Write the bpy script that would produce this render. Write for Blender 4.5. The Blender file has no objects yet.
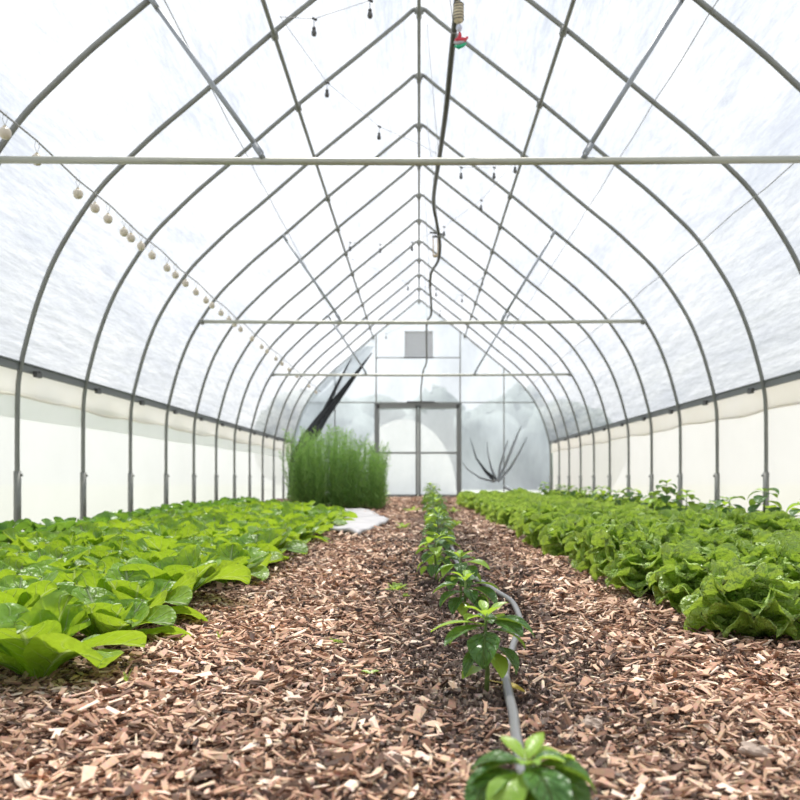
import bpy, math, random
import numpy as np
from mathutils import Vector, Matrix

R = math.radians
PI = math.pi
rng = random.Random(7)
nrng = np.random.default_rng(11)
COL = bpy.context.scene.collection

# ------------------------------------------------------------------ frame of the place
F = 833.0            # focal length in pixels of the 800 frame
VX, VY = 419.0, 478.0
H = 0.448            # camera height
S = 1.22             # hoop spacing
Y_END = 16.1 * S     # far end of the tunnel
Y_NEAR = -3.0
XL, XR = 3.0, 3.10

def at(px, py, D):
    return Vector(((px - VX) * D / F, D, (VY - py) * D / F + H))

ORD = ['zeroth', 'first', 'second', 'third', 'fourth', 'fifth', 'sixth', 'seventh', 'eighth', 'ninth', 'tenth', 'eleventh',
       'twelfth', 'thirteenth', 'fourteenth', 'fifteenth', 'sixteenth', 'seventeenth', 'eighteenth', 'nineteenth', 'twentieth']
TENS = {2: 'twenty', 3: 'thirty', 4: 'forty'}
def ordw(n):
    if n <= 20: return ORD[n]
    if n % 10 == 0: return {30: 'thirtieth', 40: 'fortieth'}[n]
    return TENS[n // 10] + '-' + ORD[n % 10]

# ------------------------------------------------------------------ mesh helpers
class MB:
    def __init__(self):
        self.v = []; self.f = []; self.uv = []
    def add(self, verts, faces, uvs=None):
        o = len(self.v)
        self.v.extend([tuple(p) for p in verts])
        self.f.extend([tuple(i + o for i in q) for q in faces])
        if uvs is not None: self.uv.extend(uvs)
        else: self.uv.extend([(0.5, 0.5)] * len(verts))
        return self
    def box(self, c, s, rot=None):
        cx, cy, cz = c; sx, sy, sz = s[0] / 2, s[1] / 2, s[2] / 2
        vs = [Vector((x * sx, y * sy, z * sz)) for x in (-1, 1) for y in (-1, 1) for z in (-1, 1)]
        if rot is not None: vs = [rot @ p for p in vs]
        vs = [p + Vector(c) for p in vs]
        return self.add(vs, [(0, 1, 3, 2), (4, 6, 7, 5), (0, 4, 5, 1), (2, 3, 7, 6), (0, 2, 6, 4), (1, 5, 7, 3)])
    def tube(self, pts, r, n=8, caps=True):
        pts = [Vector(p) for p in pts]
        rs = r if isinstance(r, (list, tuple)) else [r] * len(pts)
        T = []
        for i in range(len(pts)):
            a = pts[max(0, i - 1)]; b = pts[min(len(pts) - 1, i + 1)]
            T.append((b - a).normalized())
        up = Vector((0, 0, 1)) if abs(T[0].z) < 0.9 else Vector((1, 0, 0))
        u = T[0].cross(up).normalized()
        vs = []
        for i, p in enumerate(pts):
            u = (u - T[i] * u.dot(T[i])).normalized()
            w = T[i].cross(u)
            for k in range(n):
                a = 2 * PI * k / n
                vs.append(p + (u * math.cos(a) + w * math.sin(a)) * rs[i])
        fs = []
        for i in range(len(pts) - 1):
            for k in range(n):
                k2 = (k + 1) % n
                fs.append((i * n + k, i * n + k2, (i + 1) * n + k2, (i + 1) * n + k))
        if caps:
            fs.append(tuple(range(n - 1, -1, -1)))
            fs.append(tuple((len(pts) - 1) * n + k for k in range(n)))
        return self.add(vs, fs)
    def lathe(self, prof, c=(0, 0, 0), n=14):
        vs = []; fs = []
        for (r, z) in prof:
            for k in range(n):
                a = 2 * PI * k / n
                vs.append((c[0] + r * math.cos(a), c[1] + r * math.sin(a), c[2] + z))
        for i in range(len(prof) - 1):
            for k in range(n):
                k2 = (k + 1) % n
                fs.append((i * n + k, i * n + k2, (i + 1) * n + k2, (i + 1) * n + k))
        fs.append(tuple(range(n - 1, -1, -1))); fs.append(tuple((len(prof) - 1) * n + k for k in range(n)))
        return self.add(vs, fs)
    def mesh(self, name, mat, smooth=True):
        me = bpy.data.meshes.new(name)
        me.from_pydata(self.v, [], self.f)
        uvl = me.uv_layers.new(name='UVMap')
        li = np.zeros(len(me.loops), dtype=np.int32); me.loops.foreach_get('vertex_index', li)
        uvl.data.foreach_set('uv', np.array(self.uv, dtype=np.float32)[li].ravel())
        me.polygons.foreach_set('use_smooth', [smooth] * len(me.polygons))
        me.materials.append(mat)
        me.update()
        return me

def link(name, me, parent=None, loc=None):
    o = bpy.data.objects.new(name, me); COL.objects.link(o)
    if parent is not None: o.parent = parent
    if loc is not None: o.location = loc
    return o
def obj(name, mb, mat, parent=None, smooth=True, loc=None):
    return link(name, mb.mesh(name, mat, smooth), parent, loc)
def tag(o, label=None, cat=None, group=None, kind=None):
    if label: o['label'] = label
    if cat: o['category'] = cat
    if group: o['group'] = group
    if kind: o['kind'] = kind
    return o
def empty(name, loc=(0, 0, 0), rz=0.0):
    o = bpy.data.objects.new(name, None); COL.objects.link(o)
    o.empty_display_size = 0.1
    o.location = loc; o.rotation_euler = (0, 0, rz)
    return o
def structure(name, mb, mat, smooth=True, label=None):
    o = obj(name, mb, mat, None, smooth); o['kind'] = 'structure'
    if label: o['label'] = label
    return o

# ------------------------------------------------------------------ materials
def new_mat(name):
    m = bpy.data.materials.new(name); m.use_nodes = True
    nt = m.node_tree; nt.nodes.clear()
    out = nt.nodes.new('ShaderNodeOutputMaterial')
    return m, nt, nt.nodes, nt.links, out

def simple(name, col, rough=0.5, metal=0.0, noise=0.12, scale=30.0, spec=0.5):
    m, nt, N, L, out = new_mat(name)
    p = N.new('ShaderNodeBsdfPrincipled')
    p.inputs['Roughness'].default_value = rough; p.inputs['Metallic'].default_value = metal
    p.inputs['Specular IOR Level'].default_value = spec
    tc = N.new('ShaderNodeTexCoord'); nz = N.new('ShaderNodeTexNoise'); nz.inputs['Scale'].default_value = scale
    nz.inputs['Detail'].default_value = 4
    L.new(tc.outputs['Object'], nz.inputs['Vector'])
    mx = N.new('ShaderNodeMix'); mx.data_type = 'RGBA'
    mx.inputs['A'].default_value = (*[c * (1 - noise) for c in col], 1)
    mx.inputs['B'].default_value = (*[min(1, c * (1 + noise)) for c in col], 1)
    L.new(nz.outputs['Fac'], mx.inputs['Factor']); L.new(mx.outputs['Result'], p.inputs['Base Color'])
    L.new(p.outputs['BSDF'], out.inputs['Surface'])
    return m

def film(name, col, transp, col2=None, diff=0.3, stretch=(1, 1, 1), scale=1.5, weave=0.0, bump=0.0):
    """Translucent polyethylene sheet: part of the light passes straight, the rest is scattered through or back."""
    m, nt, N, L, out = new_mat(name)
    tc = N.new('ShaderNodeTexCoord'); mp = N.new('ShaderNodeMapping'); mp.inputs['Scale'].default_value = stretch
    nz = N.new('ShaderNodeTexNoise'); nz.inputs['Scale'].default_value = scale; nz.inputs['Detail'].default_value = 6
    nz.inputs['Roughness'].default_value = 0.65
    L.new(tc.outputs['Object'], mp.inputs['Vector']); L.new(mp.outputs['Vector'], nz.inputs['Vector'])
    rp = N.new('ShaderNodeValToRGB')
    rp.color_ramp.elements[0].position = 0.32; rp.color_ramp.elements[1].position = 0.68
    rp.color_ramp.elements[0].color = (*(col2 or col), 1); rp.color_ramp.elements[1].color = (*col, 1)
    L.new(nz.outputs['Fac'], rp.inputs['Fac'])
    tl = N.new('ShaderNodeBsdfTranslucent'); df = N.new('ShaderNodeBsdfDiffuse'); tr = N.new('ShaderNodeBsdfTransparent')
    colour = rp.outputs['Color']
    if weave > 0:
        m3 = N.new('ShaderNodeMapping'); m3.inputs['Scale'].default_value = (1, 0.16, 1.3); L.new(tc.outputs['Object'], m3.inputs['Vector'])
        n3 = N.new('ShaderNodeTexNoise'); n3.inputs['Scale'].default_value = 26; n3.inputs['Detail'].default_value = 7; n3.inputs['Roughness'].default_value = 0.8
        L.new(m3.outputs['Vector'], n3.inputs['Vector'])
        r3 = N.new('ShaderNodeValToRGB'); r3.color_ramp.elements[0].position = 0.35; r3.color_ramp.elements[1].position = 0.62
        v = 1 - weave; r3.color_ramp.elements[0].color = (v, v, v + 0.03, 1); r3.color_ramp.elements[1].color = (1, 1, 1, 1)
        L.new(n3.outputs['Fac'], r3.inputs['Fac'])
        mw = N.new('ShaderNodeMix'); mw.data_type = 'RGBA'; mw.blend_type = 'MULTIPLY'; mw.inputs['Factor'].default_value = 1
        L.new(colour, mw.inputs['A']); L.new(r3.outputs['Color'], mw.inputs['B']); colour = mw.outputs['Result']
    L.new(colour, tl.inputs['Color']); L.new(colour, df.inputs['Color'])
    if bump > 0:
        n2 = N.new('ShaderNodeTexNoise'); n2.inputs['Scale'].default_value = scale * 3; n2.inputs['Detail'].default_value = 5
        L.new(mp.outputs['Vector'], n2.inputs['Vector'])
        b = N.new('ShaderNodeBump'); b.inputs['Strength'].default_value = bump; b.inputs['Distance'].default_value = 0.06
        L.new(n2.outputs['Fac'], b.inputs['Height'])
        L.new(b.outputs['Normal'], tl.inputs['Normal']); L.new(b.outputs['Normal'], df.inputs['Normal'])
    m1 = N.new('ShaderNodeMixShader'); m1.inputs[0].default_value = diff
    L.new(tl.outputs[0], m1.inputs[1]); L.new(df.outputs[0], m1.inputs[2])
    last = m1
    m2 = N.new('ShaderNodeMixShader'); m2.inputs[0].default_value = transp
    L.new(last.outputs[0], m2.inputs[1]); L.new(tr.outputs[0], m2.inputs[2])
    L.new(m2.outputs[0], out.inputs['Surface'])
    return m

def leaf_mat(name, dark, light, trans, tmix=0.4, rough=0.38, vein=(0.6, 0.7, 0.35), vein_amt=0.5, nside=7.0, crinkle=0.3, cscale=40.0, jitter=0.25, bdist=0.01, rim=0.0):
    m, nt, N, L, out = new_mat(name)
    def math_(op, a, b=None, clamp=False):
        n = N.new('ShaderNodeMath'); n.operation = op; n.use_clamp = clamp
        for i, x in enumerate((a, b)):
            if x is None: continue
            if isinstance(x, (int, float)): n.inputs[i].default_value = x
            else: L.new(x, n.inputs[i])
        return n.outputs[0]
    uv = N.new('ShaderNodeUVMap'); sp = N.new('ShaderNodeSeparateXYZ'); L.new(uv.outputs[0], sp.inputs[0])
    s = math_('ABSOLUTE', math_('MULTIPLY', math_('SUBTRACT', sp.outputs[0], 0.5), 2.0))
    t = sp.outputs[1]
    mid = math_('SUBTRACT', 1.0, math_('MULTIPLY', s, 10.0), True)
    w = math_('FRACT', math_('MULTIPLY', math_('SUBTRACT', t, math_('MULTIPLY', s, 0.32)), nside))
    side = math_('SUBTRACT', 1.0, math_('MULTIPLY', math_('ABSOLUTE', math_('SUBTRACT', w, 0.5)), 9.0), True)
    side = math_('MULTIPLY', side, math_('SUBTRACT', 1.0, s))
    veins = math_('MULTIPLY', math_('MAXIMUM', mid, math_('MULTIPLY', side, 0.7)), vein_amt)
    tc = N.new('ShaderNodeTexCoord')
    nz = N.new('ShaderNodeTexNoise'); nz.inputs['Scale'].default_value = 22; nz.inputs['Detail'].default_value = 5
    L.new(tc.outputs['Object'], nz.inputs['Vector'])
    oi = N.new('ShaderNodeObjectInfo')
    geo = N.new('ShaderNodeNewGeometry')
    rnd = math_('ADD', math_('MULTIPLY', oi.outputs['Random'], 0.35), math_('MULTIPLY', geo.outputs['Random Per Island'], 0.65))
    f = math_('ADD', math_('MULTIPLY', math_('SUBTRACT', rnd, 0.5), jitter * 3), nz.outputs['Fac'], True)
    c1 = N.new('ShaderNodeMix'); c1.data_type = 'RGBA'; c1.inputs['A'].default_value = (*dark, 1); c1.inputs['B'].default_value = (*light, 1)
    L.new(f, c1.inputs['Factor'])
    c2 = N.new('ShaderNodeMix'); c2.data_type = 'RGBA'; L.new(c1.outputs['Result'], c2.inputs['A']); c2.inputs['B'].default_value = (*vein, 1)
    L.new(veins, c2.inputs['Factor'])
    if rim > 0:
        edge = math_('MULTIPLY', math_('MAXIMUM', math_('SUBTRACT', s, 0.72), math_('SUBTRACT', t, 0.80)), 4.5, True)
        c4 = N.new('ShaderNodeMix'); c4.data_type = 'RGBA'; L.new(math_('MULTIPLY', edge, rim), c4.inputs['Factor'])
        L.new(c2.outputs['Result'], c4.inputs['A']); c4.inputs['B'].default_value = (0.50, 0.66, 0.20, 1); c2 = c4
    p = N.new('ShaderNodeBsdfPrincipled'); p.inputs['Roughness'].default_value = rough
    p.inputs['Specular IOR Level'].default_value = 0.5
    L.new(c2.outputs['Result'], p.inputs['Base Color'])
    vo = N.new('ShaderNodeTexNoise'); vo.inputs['Scale'].default_value = cscale; vo.inputs['Detail'].default_value = 2
    L.new(tc.outputs['Object'], vo.inputs['Vector'])
    hgt = math_('SUBTRACT', vo.outputs['Fac'], math_('MULTIPLY', veins, 0.6))
    b = N.new('ShaderNodeBump'); b.inputs['Strength'].default_value = crinkle; b.inputs['Distance'].default_value = bdist
    L.new(hgt, b.inputs['Height']); L.new(b.outputs['Normal'], p.inputs['Normal'])
    tl = N.new('ShaderNodeBsdfTranslucent'); L.new(b.outputs['Normal'], tl.inputs['Normal'])
    c3 = N.new('ShaderNodeMix'); c3.data_type = 'RGBA'; c3.inputs['Factor'].default_value = 0.6
    L.new(c2.outputs['Result'], c3.inputs['A']); c3.inputs['B'].default_value = (*trans, 1)
    L.new(c3.outputs['Result'], tl.inputs['Color'])
    mx = N.new('ShaderNodeMixShader'); mx.inputs[0].default_value = tmix
    L.new(p.outputs[0], mx.inputs[1]); L.new(tl.outputs[0], mx.inputs[2]); L.new(mx.outputs[0], out.inputs['Surface'])
    return m

def chip_mat(name, stops):
    m, nt, N, L, out = new_mat(name)
    geo = N.new('ShaderNodeNewGeometry')
    at_ = N.new('ShaderNodeAttribute'); at_.attribute_name = 'tone'
    rp = N.new('ShaderNodeValToRGB'); cr = rp.color_ramp
    while len(cr.elements) < len(stops): cr.elements.new(0.5)
    for e, (pos, c) in zip(cr.elements, stops): e.position = pos; e.color = (*c, 1)
    L.new(geo.outputs['Random Per Island'], rp.inputs['Fac'])
    tc = N.new('ShaderNodeTexCoord'); nz = N.new('ShaderNodeTexNoise'); nz.inputs['Scale'].default_value = 140; nz.inputs['Detail'].default_value = 3
    L.new(tc.outputs['Object'], nz.inputs['Vector'])
    mx = N.new('ShaderNodeMix'); mx.data_type = 'RGBA'; mx.blend_type = 'MULTIPLY'; mx.inputs['Factor'].default_value = 0.45
    L.new(rp.outputs['Color'], mx.inputs['A']); L.new(nz.outputs['Color'], mx.inputs['B'])
    hs = N.new('ShaderNodeHueSaturation'); hs.inputs['Saturation'].default_value = 1.0
    ml = N.new('ShaderNodeMath'); ml.operation = 'MULTIPLY'; ml.inputs[1].default_value = 1.5
    L.new(at_.outputs['Fac'], ml.inputs[0]); L.new(ml.outputs[0], hs.inputs['Value']); L.new(mx.outputs['Result'], hs.inputs['Color'])
    p = N.new('ShaderNodeBsdfPrincipled'); p.inputs['Roughness'].default_value = 0.75; p.inputs['Specular IOR Level'].default_value = 0.3
    L.new(hs.outputs['Color'], p.inputs['Base Color']); L.new(p.outputs[0], out.inputs['Surface'])
    return m

M = {}
M['galv'] = simple('galvanised_steel', (0.22, 0.225, 0.21), 0.5, 0.25, 0.15, 12)
M['galv_light'] = simple('galvanised_bar', (0.42, 0.42, 0.36), 0.5, 0.25, 0.12, 10)
M['galv_brace'] = simple('galvanised_brace', (0.30, 0.32, 0.34), 0.45, 0.3, 0.12, 10)
M['dark_steel'] = simple('dark_bracket', (0.09, 0.09, 0.09), 0.5, 0.3)
M['rail'] = simple('rail_metal', (0.16, 0.17, 0.17), 0.5, 0.2, 0.2, 6)
M['wire'] = simple('thin_wire', (0.30, 0.30, 0.30), 0.5, 0.2)
M['black'] = simple('black_rubber', (0.06, 0.06, 0.05), 0.45)
M['hose'] = simple('grey_drip_hose', (0.16, 0.16, 0.165), 0.35, 0, 0.2, 60)
M['globe'] = simple('globe_glass', (0.62, 0.55, 0.45), 0.3, 0, 0.1)
M['socket'] = simple('bulb_socket', (0.05, 0.05, 0.05), 0.5)
M['dim_glass'] = simple('small_bulb_glass', (0.08, 0.08, 0.08), 0.2)
M['louvre'] = simple('louvre_metal', (0.62, 0.63, 0.64), 0.5, 0.0, 0.1)
M['door_metal'] = simple('door_frame_metal', (0.24, 0.25, 0.24), 0.5, 0.2)
M['straw'] = simple('woven_straw', (0.60, 0.52, 0.36), 0.8, 0, 0.3, 80)
M['wood'] = simple('pale_wood', (0.50, 0.38, 0.24), 0.7, 0, 0.2, 40)
M['red'] = simple('red_paint', (0.55, 0.03, 0.05), 0.4)
M['green'] = simple('green_paint', (0.01, 0.38, 0.18), 0.4)
M['clear'] = simple('clear_bead', (0.55, 0.57, 0.68), 0.15)
M['blackcloth'] = simple('dark_shade_cloth', (0.05, 0.055, 0.06), 0.8, 0, 0.4, 6)
M['sheet'] = simple('pale_grey_sheet', (0.40, 0.39, 0.40), 0.6, 0, 0.25, 5)
M['stem'] = simple('plant_stem', (0.16, 0.28, 0.06), 0.5)
M['pepstem'] = simple('pepper_stem', (0.13, 0.20, 0.05), 0.5)
M['fold'] = simple('grey_plastic_fold', (0.36, 0.39, 0.41), 0.5, 0, 0.15, 5)

M['roof'] = film('roof_film', (0.385, 0.39, 0.40), 0.29, (0.24, 0.255, 0.29), 0.3, (1, 0.25, 1.6), 2.2, weave=0.30, bump=0.5)
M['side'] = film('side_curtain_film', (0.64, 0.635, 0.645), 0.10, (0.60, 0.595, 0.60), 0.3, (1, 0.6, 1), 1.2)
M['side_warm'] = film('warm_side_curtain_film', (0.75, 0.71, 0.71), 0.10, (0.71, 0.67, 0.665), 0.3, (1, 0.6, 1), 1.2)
M['flap'] = film('side_flap_film', (0.88, 0.86, 0.83), 0.06, (0.84, 0.81, 0.75), 0.35, (1, 0.6, 1), 2.0)
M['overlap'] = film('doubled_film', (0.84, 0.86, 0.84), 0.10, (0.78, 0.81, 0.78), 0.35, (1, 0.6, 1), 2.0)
M['end'] = film('end_wall_film', (0.33, 0.36, 0.395), 0.31, (0.20, 0.22, 0.25), 0.3, (0.9, 1, 0.4), 1.1)
M['door_film'] = film('door_film', (0.37, 0.385, 0.415), 0.38, (0.28, 0.295, 0.325), 0.3, (0.9, 1, 0.6), 1.0)
M['greyfilm'] = film('grey_gathered_film', (0.50, 0.55, 0.60), 0.35, (0.32, 0.36, 0.40), 0.4, (1, 1, 1), 2.0)

M['lettuce'] = leaf_mat('butterhead_leaf', (0.09, 0.22, 0.018), (0.36, 0.53, 0.08), (0.56, 0.76, 0.06), 0.34, 0.38, (0.55, 0.66, 0.32), 0.45, 6, 1.0, 42, jitter=0.4, bdist=0.035, rim=0.55)
M['lettuce_young'] = leaf_mat('young_lettuce_leaf', (0.22, 0.40, 0.05), (0.52, 0.68, 0.16), (0.66, 0.84, 0.12), 0.42, 0.42, (0.6, 0.7, 0.35), 0.3, 6, 1.0, 45, bdist=0.035)
M['mustard'] = leaf_mat('brassica_leaf', (0.09, 0.24, 0.02), (0.27, 0.44, 0.05), (0.58, 0.76, 0.03), 0.45, 0.40, (0.72, 0.80, 0.55), 0.85, 6, 1.0, 26, bdist=0.018)
M['spinach'] = leaf_mat('dark_green_leaf', (0.07, 0.19, 0.025), (0.17, 0.35, 0.05), (0.35, 0.58, 0.05), 0.4, 0.36, (0.35, 0.5, 0.2), 0.35, 6, 0.3, 30)
M['pepper'] = leaf_mat('pepper_leaf', (0.035, 0.11, 0.022), (0.08, 0.20, 0.04), (0.42, 0.62, 0.05), 0.28, 0.38, (0.28, 0.42, 0.16), 0.7, 6, 1.0, 32, bdist=0.02)
M['pepper_young'] = leaf_mat('pepper_young_leaf', (0.22, 0.42, 0.05), (0.36, 0.55, 0.08), (0.6, 0.8, 0.06), 0.45, 0.35, (0.4, 0.6, 0.15), 0.4, 6, 0.3, 45)
M['yellowing'] = leaf_mat('yellow_leaf', (0.55, 0.36, 0.04), (0.62, 0.50, 0.08), (0.8, 0.6, 0.05), 0.35, 0.5, (0.6, 0.5, 0.2), 0.4, 6, 0.3, 45)
M['herb'] = leaf_mat('feathery_leaf', (0.11, 0.25, 0.06), (0.30, 0.48, 0.13), (0.35, 0.55, 0.12), 0.35, 0.6, (0.2, 0.4, 0.1), 0.0, 6, 0.0, 10)
M['chips'] = chip_mat('bark_chips', [(0.0, (0.05, 0.032, 0.025)), (0.18, (0.18, 0.095, 0.06)), (0.45, (0.40, 0.235, 0.155)), (0.8, (0.60, 0.41, 0.29)), (1.0, (0.80, 0.64, 0.51))])
M['crumb'] = chip_mat('soil_crumbs', [(0.0, (0.035, 0.025, 0.022)), (0.5, (0.15, 0.105, 0.085)), (0.85, (0.34, 0.25, 0.20)), (1.0, (0.55, 0.44, 0.36))])
M['palechip'] = simple('pale_bark_chip', (0.72, 0.60, 0.47), 0.7, 0, 0.2, 60)
M['stone'] = simple('rough_stone', (0.42, 0.33, 0.27), 0.8, 0, 0.3, 40)

def soil_mat():
    m, nt, N, L, out = new_mat('soil')
    tc = N.new('ShaderNodeTexCoord')
    n1 = N.new('ShaderNodeTexNoise'); n1.inputs['Scale'].default_value = 60; n1.inputs['Detail'].default_value = 8; n1.inputs['Roughness'].default_value = 0.7
    L.new(tc.outputs['Object'], n1.inputs['Vector'])
    rp = N.new('ShaderNodeValToRGB'); cr = rp.color_ramp; cr.elements.new(0.5)
    for e, (p_, c) in zip(cr.elements, [(0.3, (0.035, 0.024, 0.02)), (0.55, (0.13, 0.08, 0.06)), (0.75, (0.28, 0.18, 0.13))]): e.position = p_; e.color = (*c, 1)
    L.new(n1.outputs['Fac'], rp.inputs['Fac'])
    p = N.new('ShaderNodeBsdfPrincipled'); p.inputs['Roughness'].default_value = 0.9; p.inputs['Specular IOR Level'].default_value = 0.2
    L.new(rp.outputs['Color'], p.inputs['Base Color'])
    b = N.new('ShaderNodeBump'); b.inputs['Strength'].default_value = 0.8; b.inputs['Distance'].default_value = 0.02
    L.new(n1.outputs['Fac'], b.inputs['Height']); L.new(b.outputs['Normal'], p.inputs['Normal'])
    L.new(p.outputs[0], out.inputs['Surface'])
    return m
M['soil'] = soil_mat()
M['trees'] = simple('distant_foliage', (0.15, 0.185, 0.175), 0.9, 0, 0.4, 3)
M['white'] = simple('white_cover', (0.85, 0.85, 0.84), 0.7, 0, 0.03, 2)
M['lawn'] = simple('lawn', (0.30, 0.31, 0.24), 0.9, 0, 0.3, 2)

# ------------------------------------------------------------------ the ground
def gh(x, y):
    z = 0.008 * math.sin(3.1 * x + 1.7 * y) + 0.006 * math.sin(7.3 * x - 4.1 * y + 1) + 0.005 * math.sin(11 * y + 5 * x) + 0.004 * math.sin(17 * x + 3 * y)
    z += 0.004 * math.exp(-((x - 0.16) / 0.22) ** 2)
    return z

def build_floor():
    xs = np.concatenate([np.linspace(-2.98, -1.1, 14), np.linspace(-1.0, 1.1, 60), np.linspace(1.25, 3.08, 14)])
    ys = np.concatenate([np.linspace(Y_NEAR, 0.7, 12), np.linspace(0.75, 5, 110), np.linspace(5.15, Y_END, 90)])
    mb = MB(); nx = len(xs)
    vs = [(x, y, gh(x, y)) for y in ys for x in xs]
    fs = [(j * nx + i, j * nx + i + 1, (j + 1) * nx + i + 1, (j + 1) * nx + i) for j in range(len(ys) - 1) for i in range(nx - 1)]
    mb.add(vs, fs)
    structure('floor', mb, M['soil'], True, 'dark soil and mulch floor of the tunnel')
    g = MB()
    for (x0, x1, y0, y1) in ((-40, -3.0, -20, 60), (3.1, 40, -20, 60), (-3.0, 3.1, Y_END, 60), (-3.0, 3.1, -20, Y_NEAR)):
        g.add([(x0, y0, -0.02), (x1, y0, -0.02), (x1, y1, -0.02), (x0, y1, -0.02)], [(0, 1, 2, 3)])
    structure('ground', g, M['lawn'], False, 'grass outside the plastic walls')
build_floor()
def outside():
    mb = MB(); rg2 = random.Random(3); n1, n2 = 10, 14
    for k in range(12):
        cx = -4.7 + k * 1.05 + rg2.uniform(-0.4, 0.4); cy = 34 + rg2.uniform(-2, 3); rr = rg2.uniform(1.5, 2.3); hh = rg2.uniform(3.2, 4.6)
        vs = []
        for i in range(n1 + 1):
            f = PI * i / n1
            for j in range(n2):
                a = 2 * PI * j / n2; q = 1 + rg2.uniform(-0.14, 0.14)
                vs.append((cx + rr * q * math.sin(f) * math.cos(a), cy + rr * q * math.sin(f) * math.sin(a), hh / 2 + hh / 2 * q * math.cos(f) - 0.1))
        mb.add(vs, [(i * n2 + j, i * n2 + (j + 1) % n2, (i + 1) * n2 + (j + 1) % n2, (i + 1) * n2 + j) for i in range(n1) for j in range(n2)])
    o = obj('treeline', mb, M['trees']); tag(o, 'blurred line of trees outside, seen through the plastic end wall', 'trees', kind='stuff')
    m = MB(); sec = [(1.55 * math.cos(PI * t / 16), 2.2 * math.sin(PI * t / 16)) for t in range(17)]
    ys = [0, 1, 2, 3, 4]; n = 17
    m.add([(x, y, z) for y in ys for (x, z) in sec], [(j * n + i, j * n + i + 1, (j + 1) * n + i + 1, (j + 1) * n + i) for j in range(4) for i in range(n - 1)])
    m.add([(x, 0, z) for (x, z) in sec], [tuple(range(n))])
    o = empty('polytunnel', (-0.45, 24.5, -0.02)); tag(o, 'white arched shape standing outside, dimly seen through the double door', 'tunnel')
    obj('cover', m, M['white'], o)
outside()

def np_noise(x, y):
    return (np.sin(2.3 * x + 1.1 * y + 0.4) * np.sin(1.9 * y - 1.3 * x) + 0.6 * np.sin(5.7 * x - 3.1 * y + 2) * np.sin(4.3 * y + 2.2 * x)
            + 0.4 * np.sin(13 * x + 7 * y) * np.sin(11 * y - 9 * x + 1))
gh_np = lambda x, y: (0.008 * np.sin(3.1 * x + 1.7 * y) + 0.006 * np.sin(7.3 * x - 4.1 * y + 1) + 0.005 * np.sin(11 * y + 5 * x)
                      + 0.004 * np.sin(17 * x + 3 * y) + 0.004 * np.exp(-((x - 0.16) / 0.22) ** 2))

def chips(name, mat, zones, label, cat, flat, tone_fn):
    Vs = []; T = []
    for (y0, y1, x0, x1, dens, lmin, lmax, keep) in zones:
        n = int(dens * (y1 - y0) * (x1 - x0))
        x = nrng.uniform(x0, x1, n); y = nrng.uniform(y0, y1, n)
        k = (np.abs(x) < 0.52 * y + 0.1) & keep(x, y)
        x = x[k]; y = y[k]; n = len(x)
        Ln = lmin + (lmax - lmin) * nrng.random(n) ** 3.0
        Wd = Ln * nrng.uniform(0.10, 0.5, n) ; Th = np.maximum(Ln * nrng.uniform(0.03, 0.13, n), 0.0008) if flat else Ln * nrng.uniform(0.4, 0.8, n)
        z = gh_np(x, y) + nrng.uniform(-0.001, 0.011, n) * np.clip(Ln / 0.02, 0.5, 1.6)
        yaw = nrng.uniform(0, 2 * PI, n); pit = nrng.normal(0, 0.32, n); rol = nrng.normal(0, 0.3, n)
        cy, sy, cp, sp, cr, sr = np.cos(yaw), np.sin(yaw), np.cos(pit), np.sin(pit), np.cos(rol), np.sin(rol)
        Rm = np.empty((n, 3, 3))
        Rm[:, 0, 0] = cy * cp; Rm[:, 0, 1] = cy * sp * sr - sy * cr; Rm[:, 0, 2] = cy * sp * cr + sy * sr
        Rm[:, 1, 0] = sy * cp; Rm[:, 1, 1] = sy * sp * sr + cy * cr; Rm[:, 1, 2] = sy * sp * cr - cy * sr
        Rm[:, 2, 0] = -sp; Rm[:, 2, 1] = cp * sr; Rm[:, 2, 2] = cp * cr
        base = np.array([(a, b, c) for a in (-.5, .5) for b in (-.5, .5) for c in (-.5, .5)])
        P = base[None] * np.stack([Ln, Wd, Th], 1)[:, None, :]
        P[:, :, 0] *= 1 + nrng.uniform(-0.35, 0.35, (n, 8)); P[:, :, 1] *= 1 + nrng.uniform(-0.9, 0.45, (n, 8))
        P[:, :, 2] *= 1 + nrng.uniform(-0.3, 0.8, (n, 8))
        P[:, :, 2] += (P[:, :, 0] ** 2) * nrng.uniform(-6, 6, n)[:, None]
        P = np.einsum('nij,nkj->nki', Rm, P)
        P += np.stack([x, y, z + Th * 0.4], 1)[:, None, :]
        Vs.append(P.reshape(-1, 3)); T.append(np.repeat(tone_fn(x, y), 8))
    V = np.concatenate(Vs).astype(np.float32); T = np.concatenate(T).astype(np.float32)
    n = len(V) // 8
    q = np.array([(0, 1, 3, 2), (4, 6, 7, 5), (0, 4, 5, 1), (2, 3, 7, 6), (0, 2, 6, 4), (1, 5, 7, 3)])
    Fc = (q[None] + (np.arange(n) * 8)[:, None, None]).reshape(-1)
    me = bpy.data.meshes.new(name)
    me.vertices.add(len(V)); me.vertices.foreach_set('co', V.ravel())
    me.loops.add(len(Fc)); me.loops.foreach_set('vertex_index', Fc.astype(np.int32))
    nf = n * 6
    me.polygons.add(nf); me.polygons.foreach_set('loop_start', (np.arange(nf) * 4).astype(np.int32))
    a = me.attributes.new('tone', 'FLOAT', 'POINT'); a.data.foreach_set('value', T)
    me.polygons.foreach_set('use_smooth', np.zeros(nf, dtype=bool))
    me.materials.append(mat); me.update(calc_edges=True)
    o = link(name, me)
    tag(o, label, cat, kind='stuff')
    return o

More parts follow.
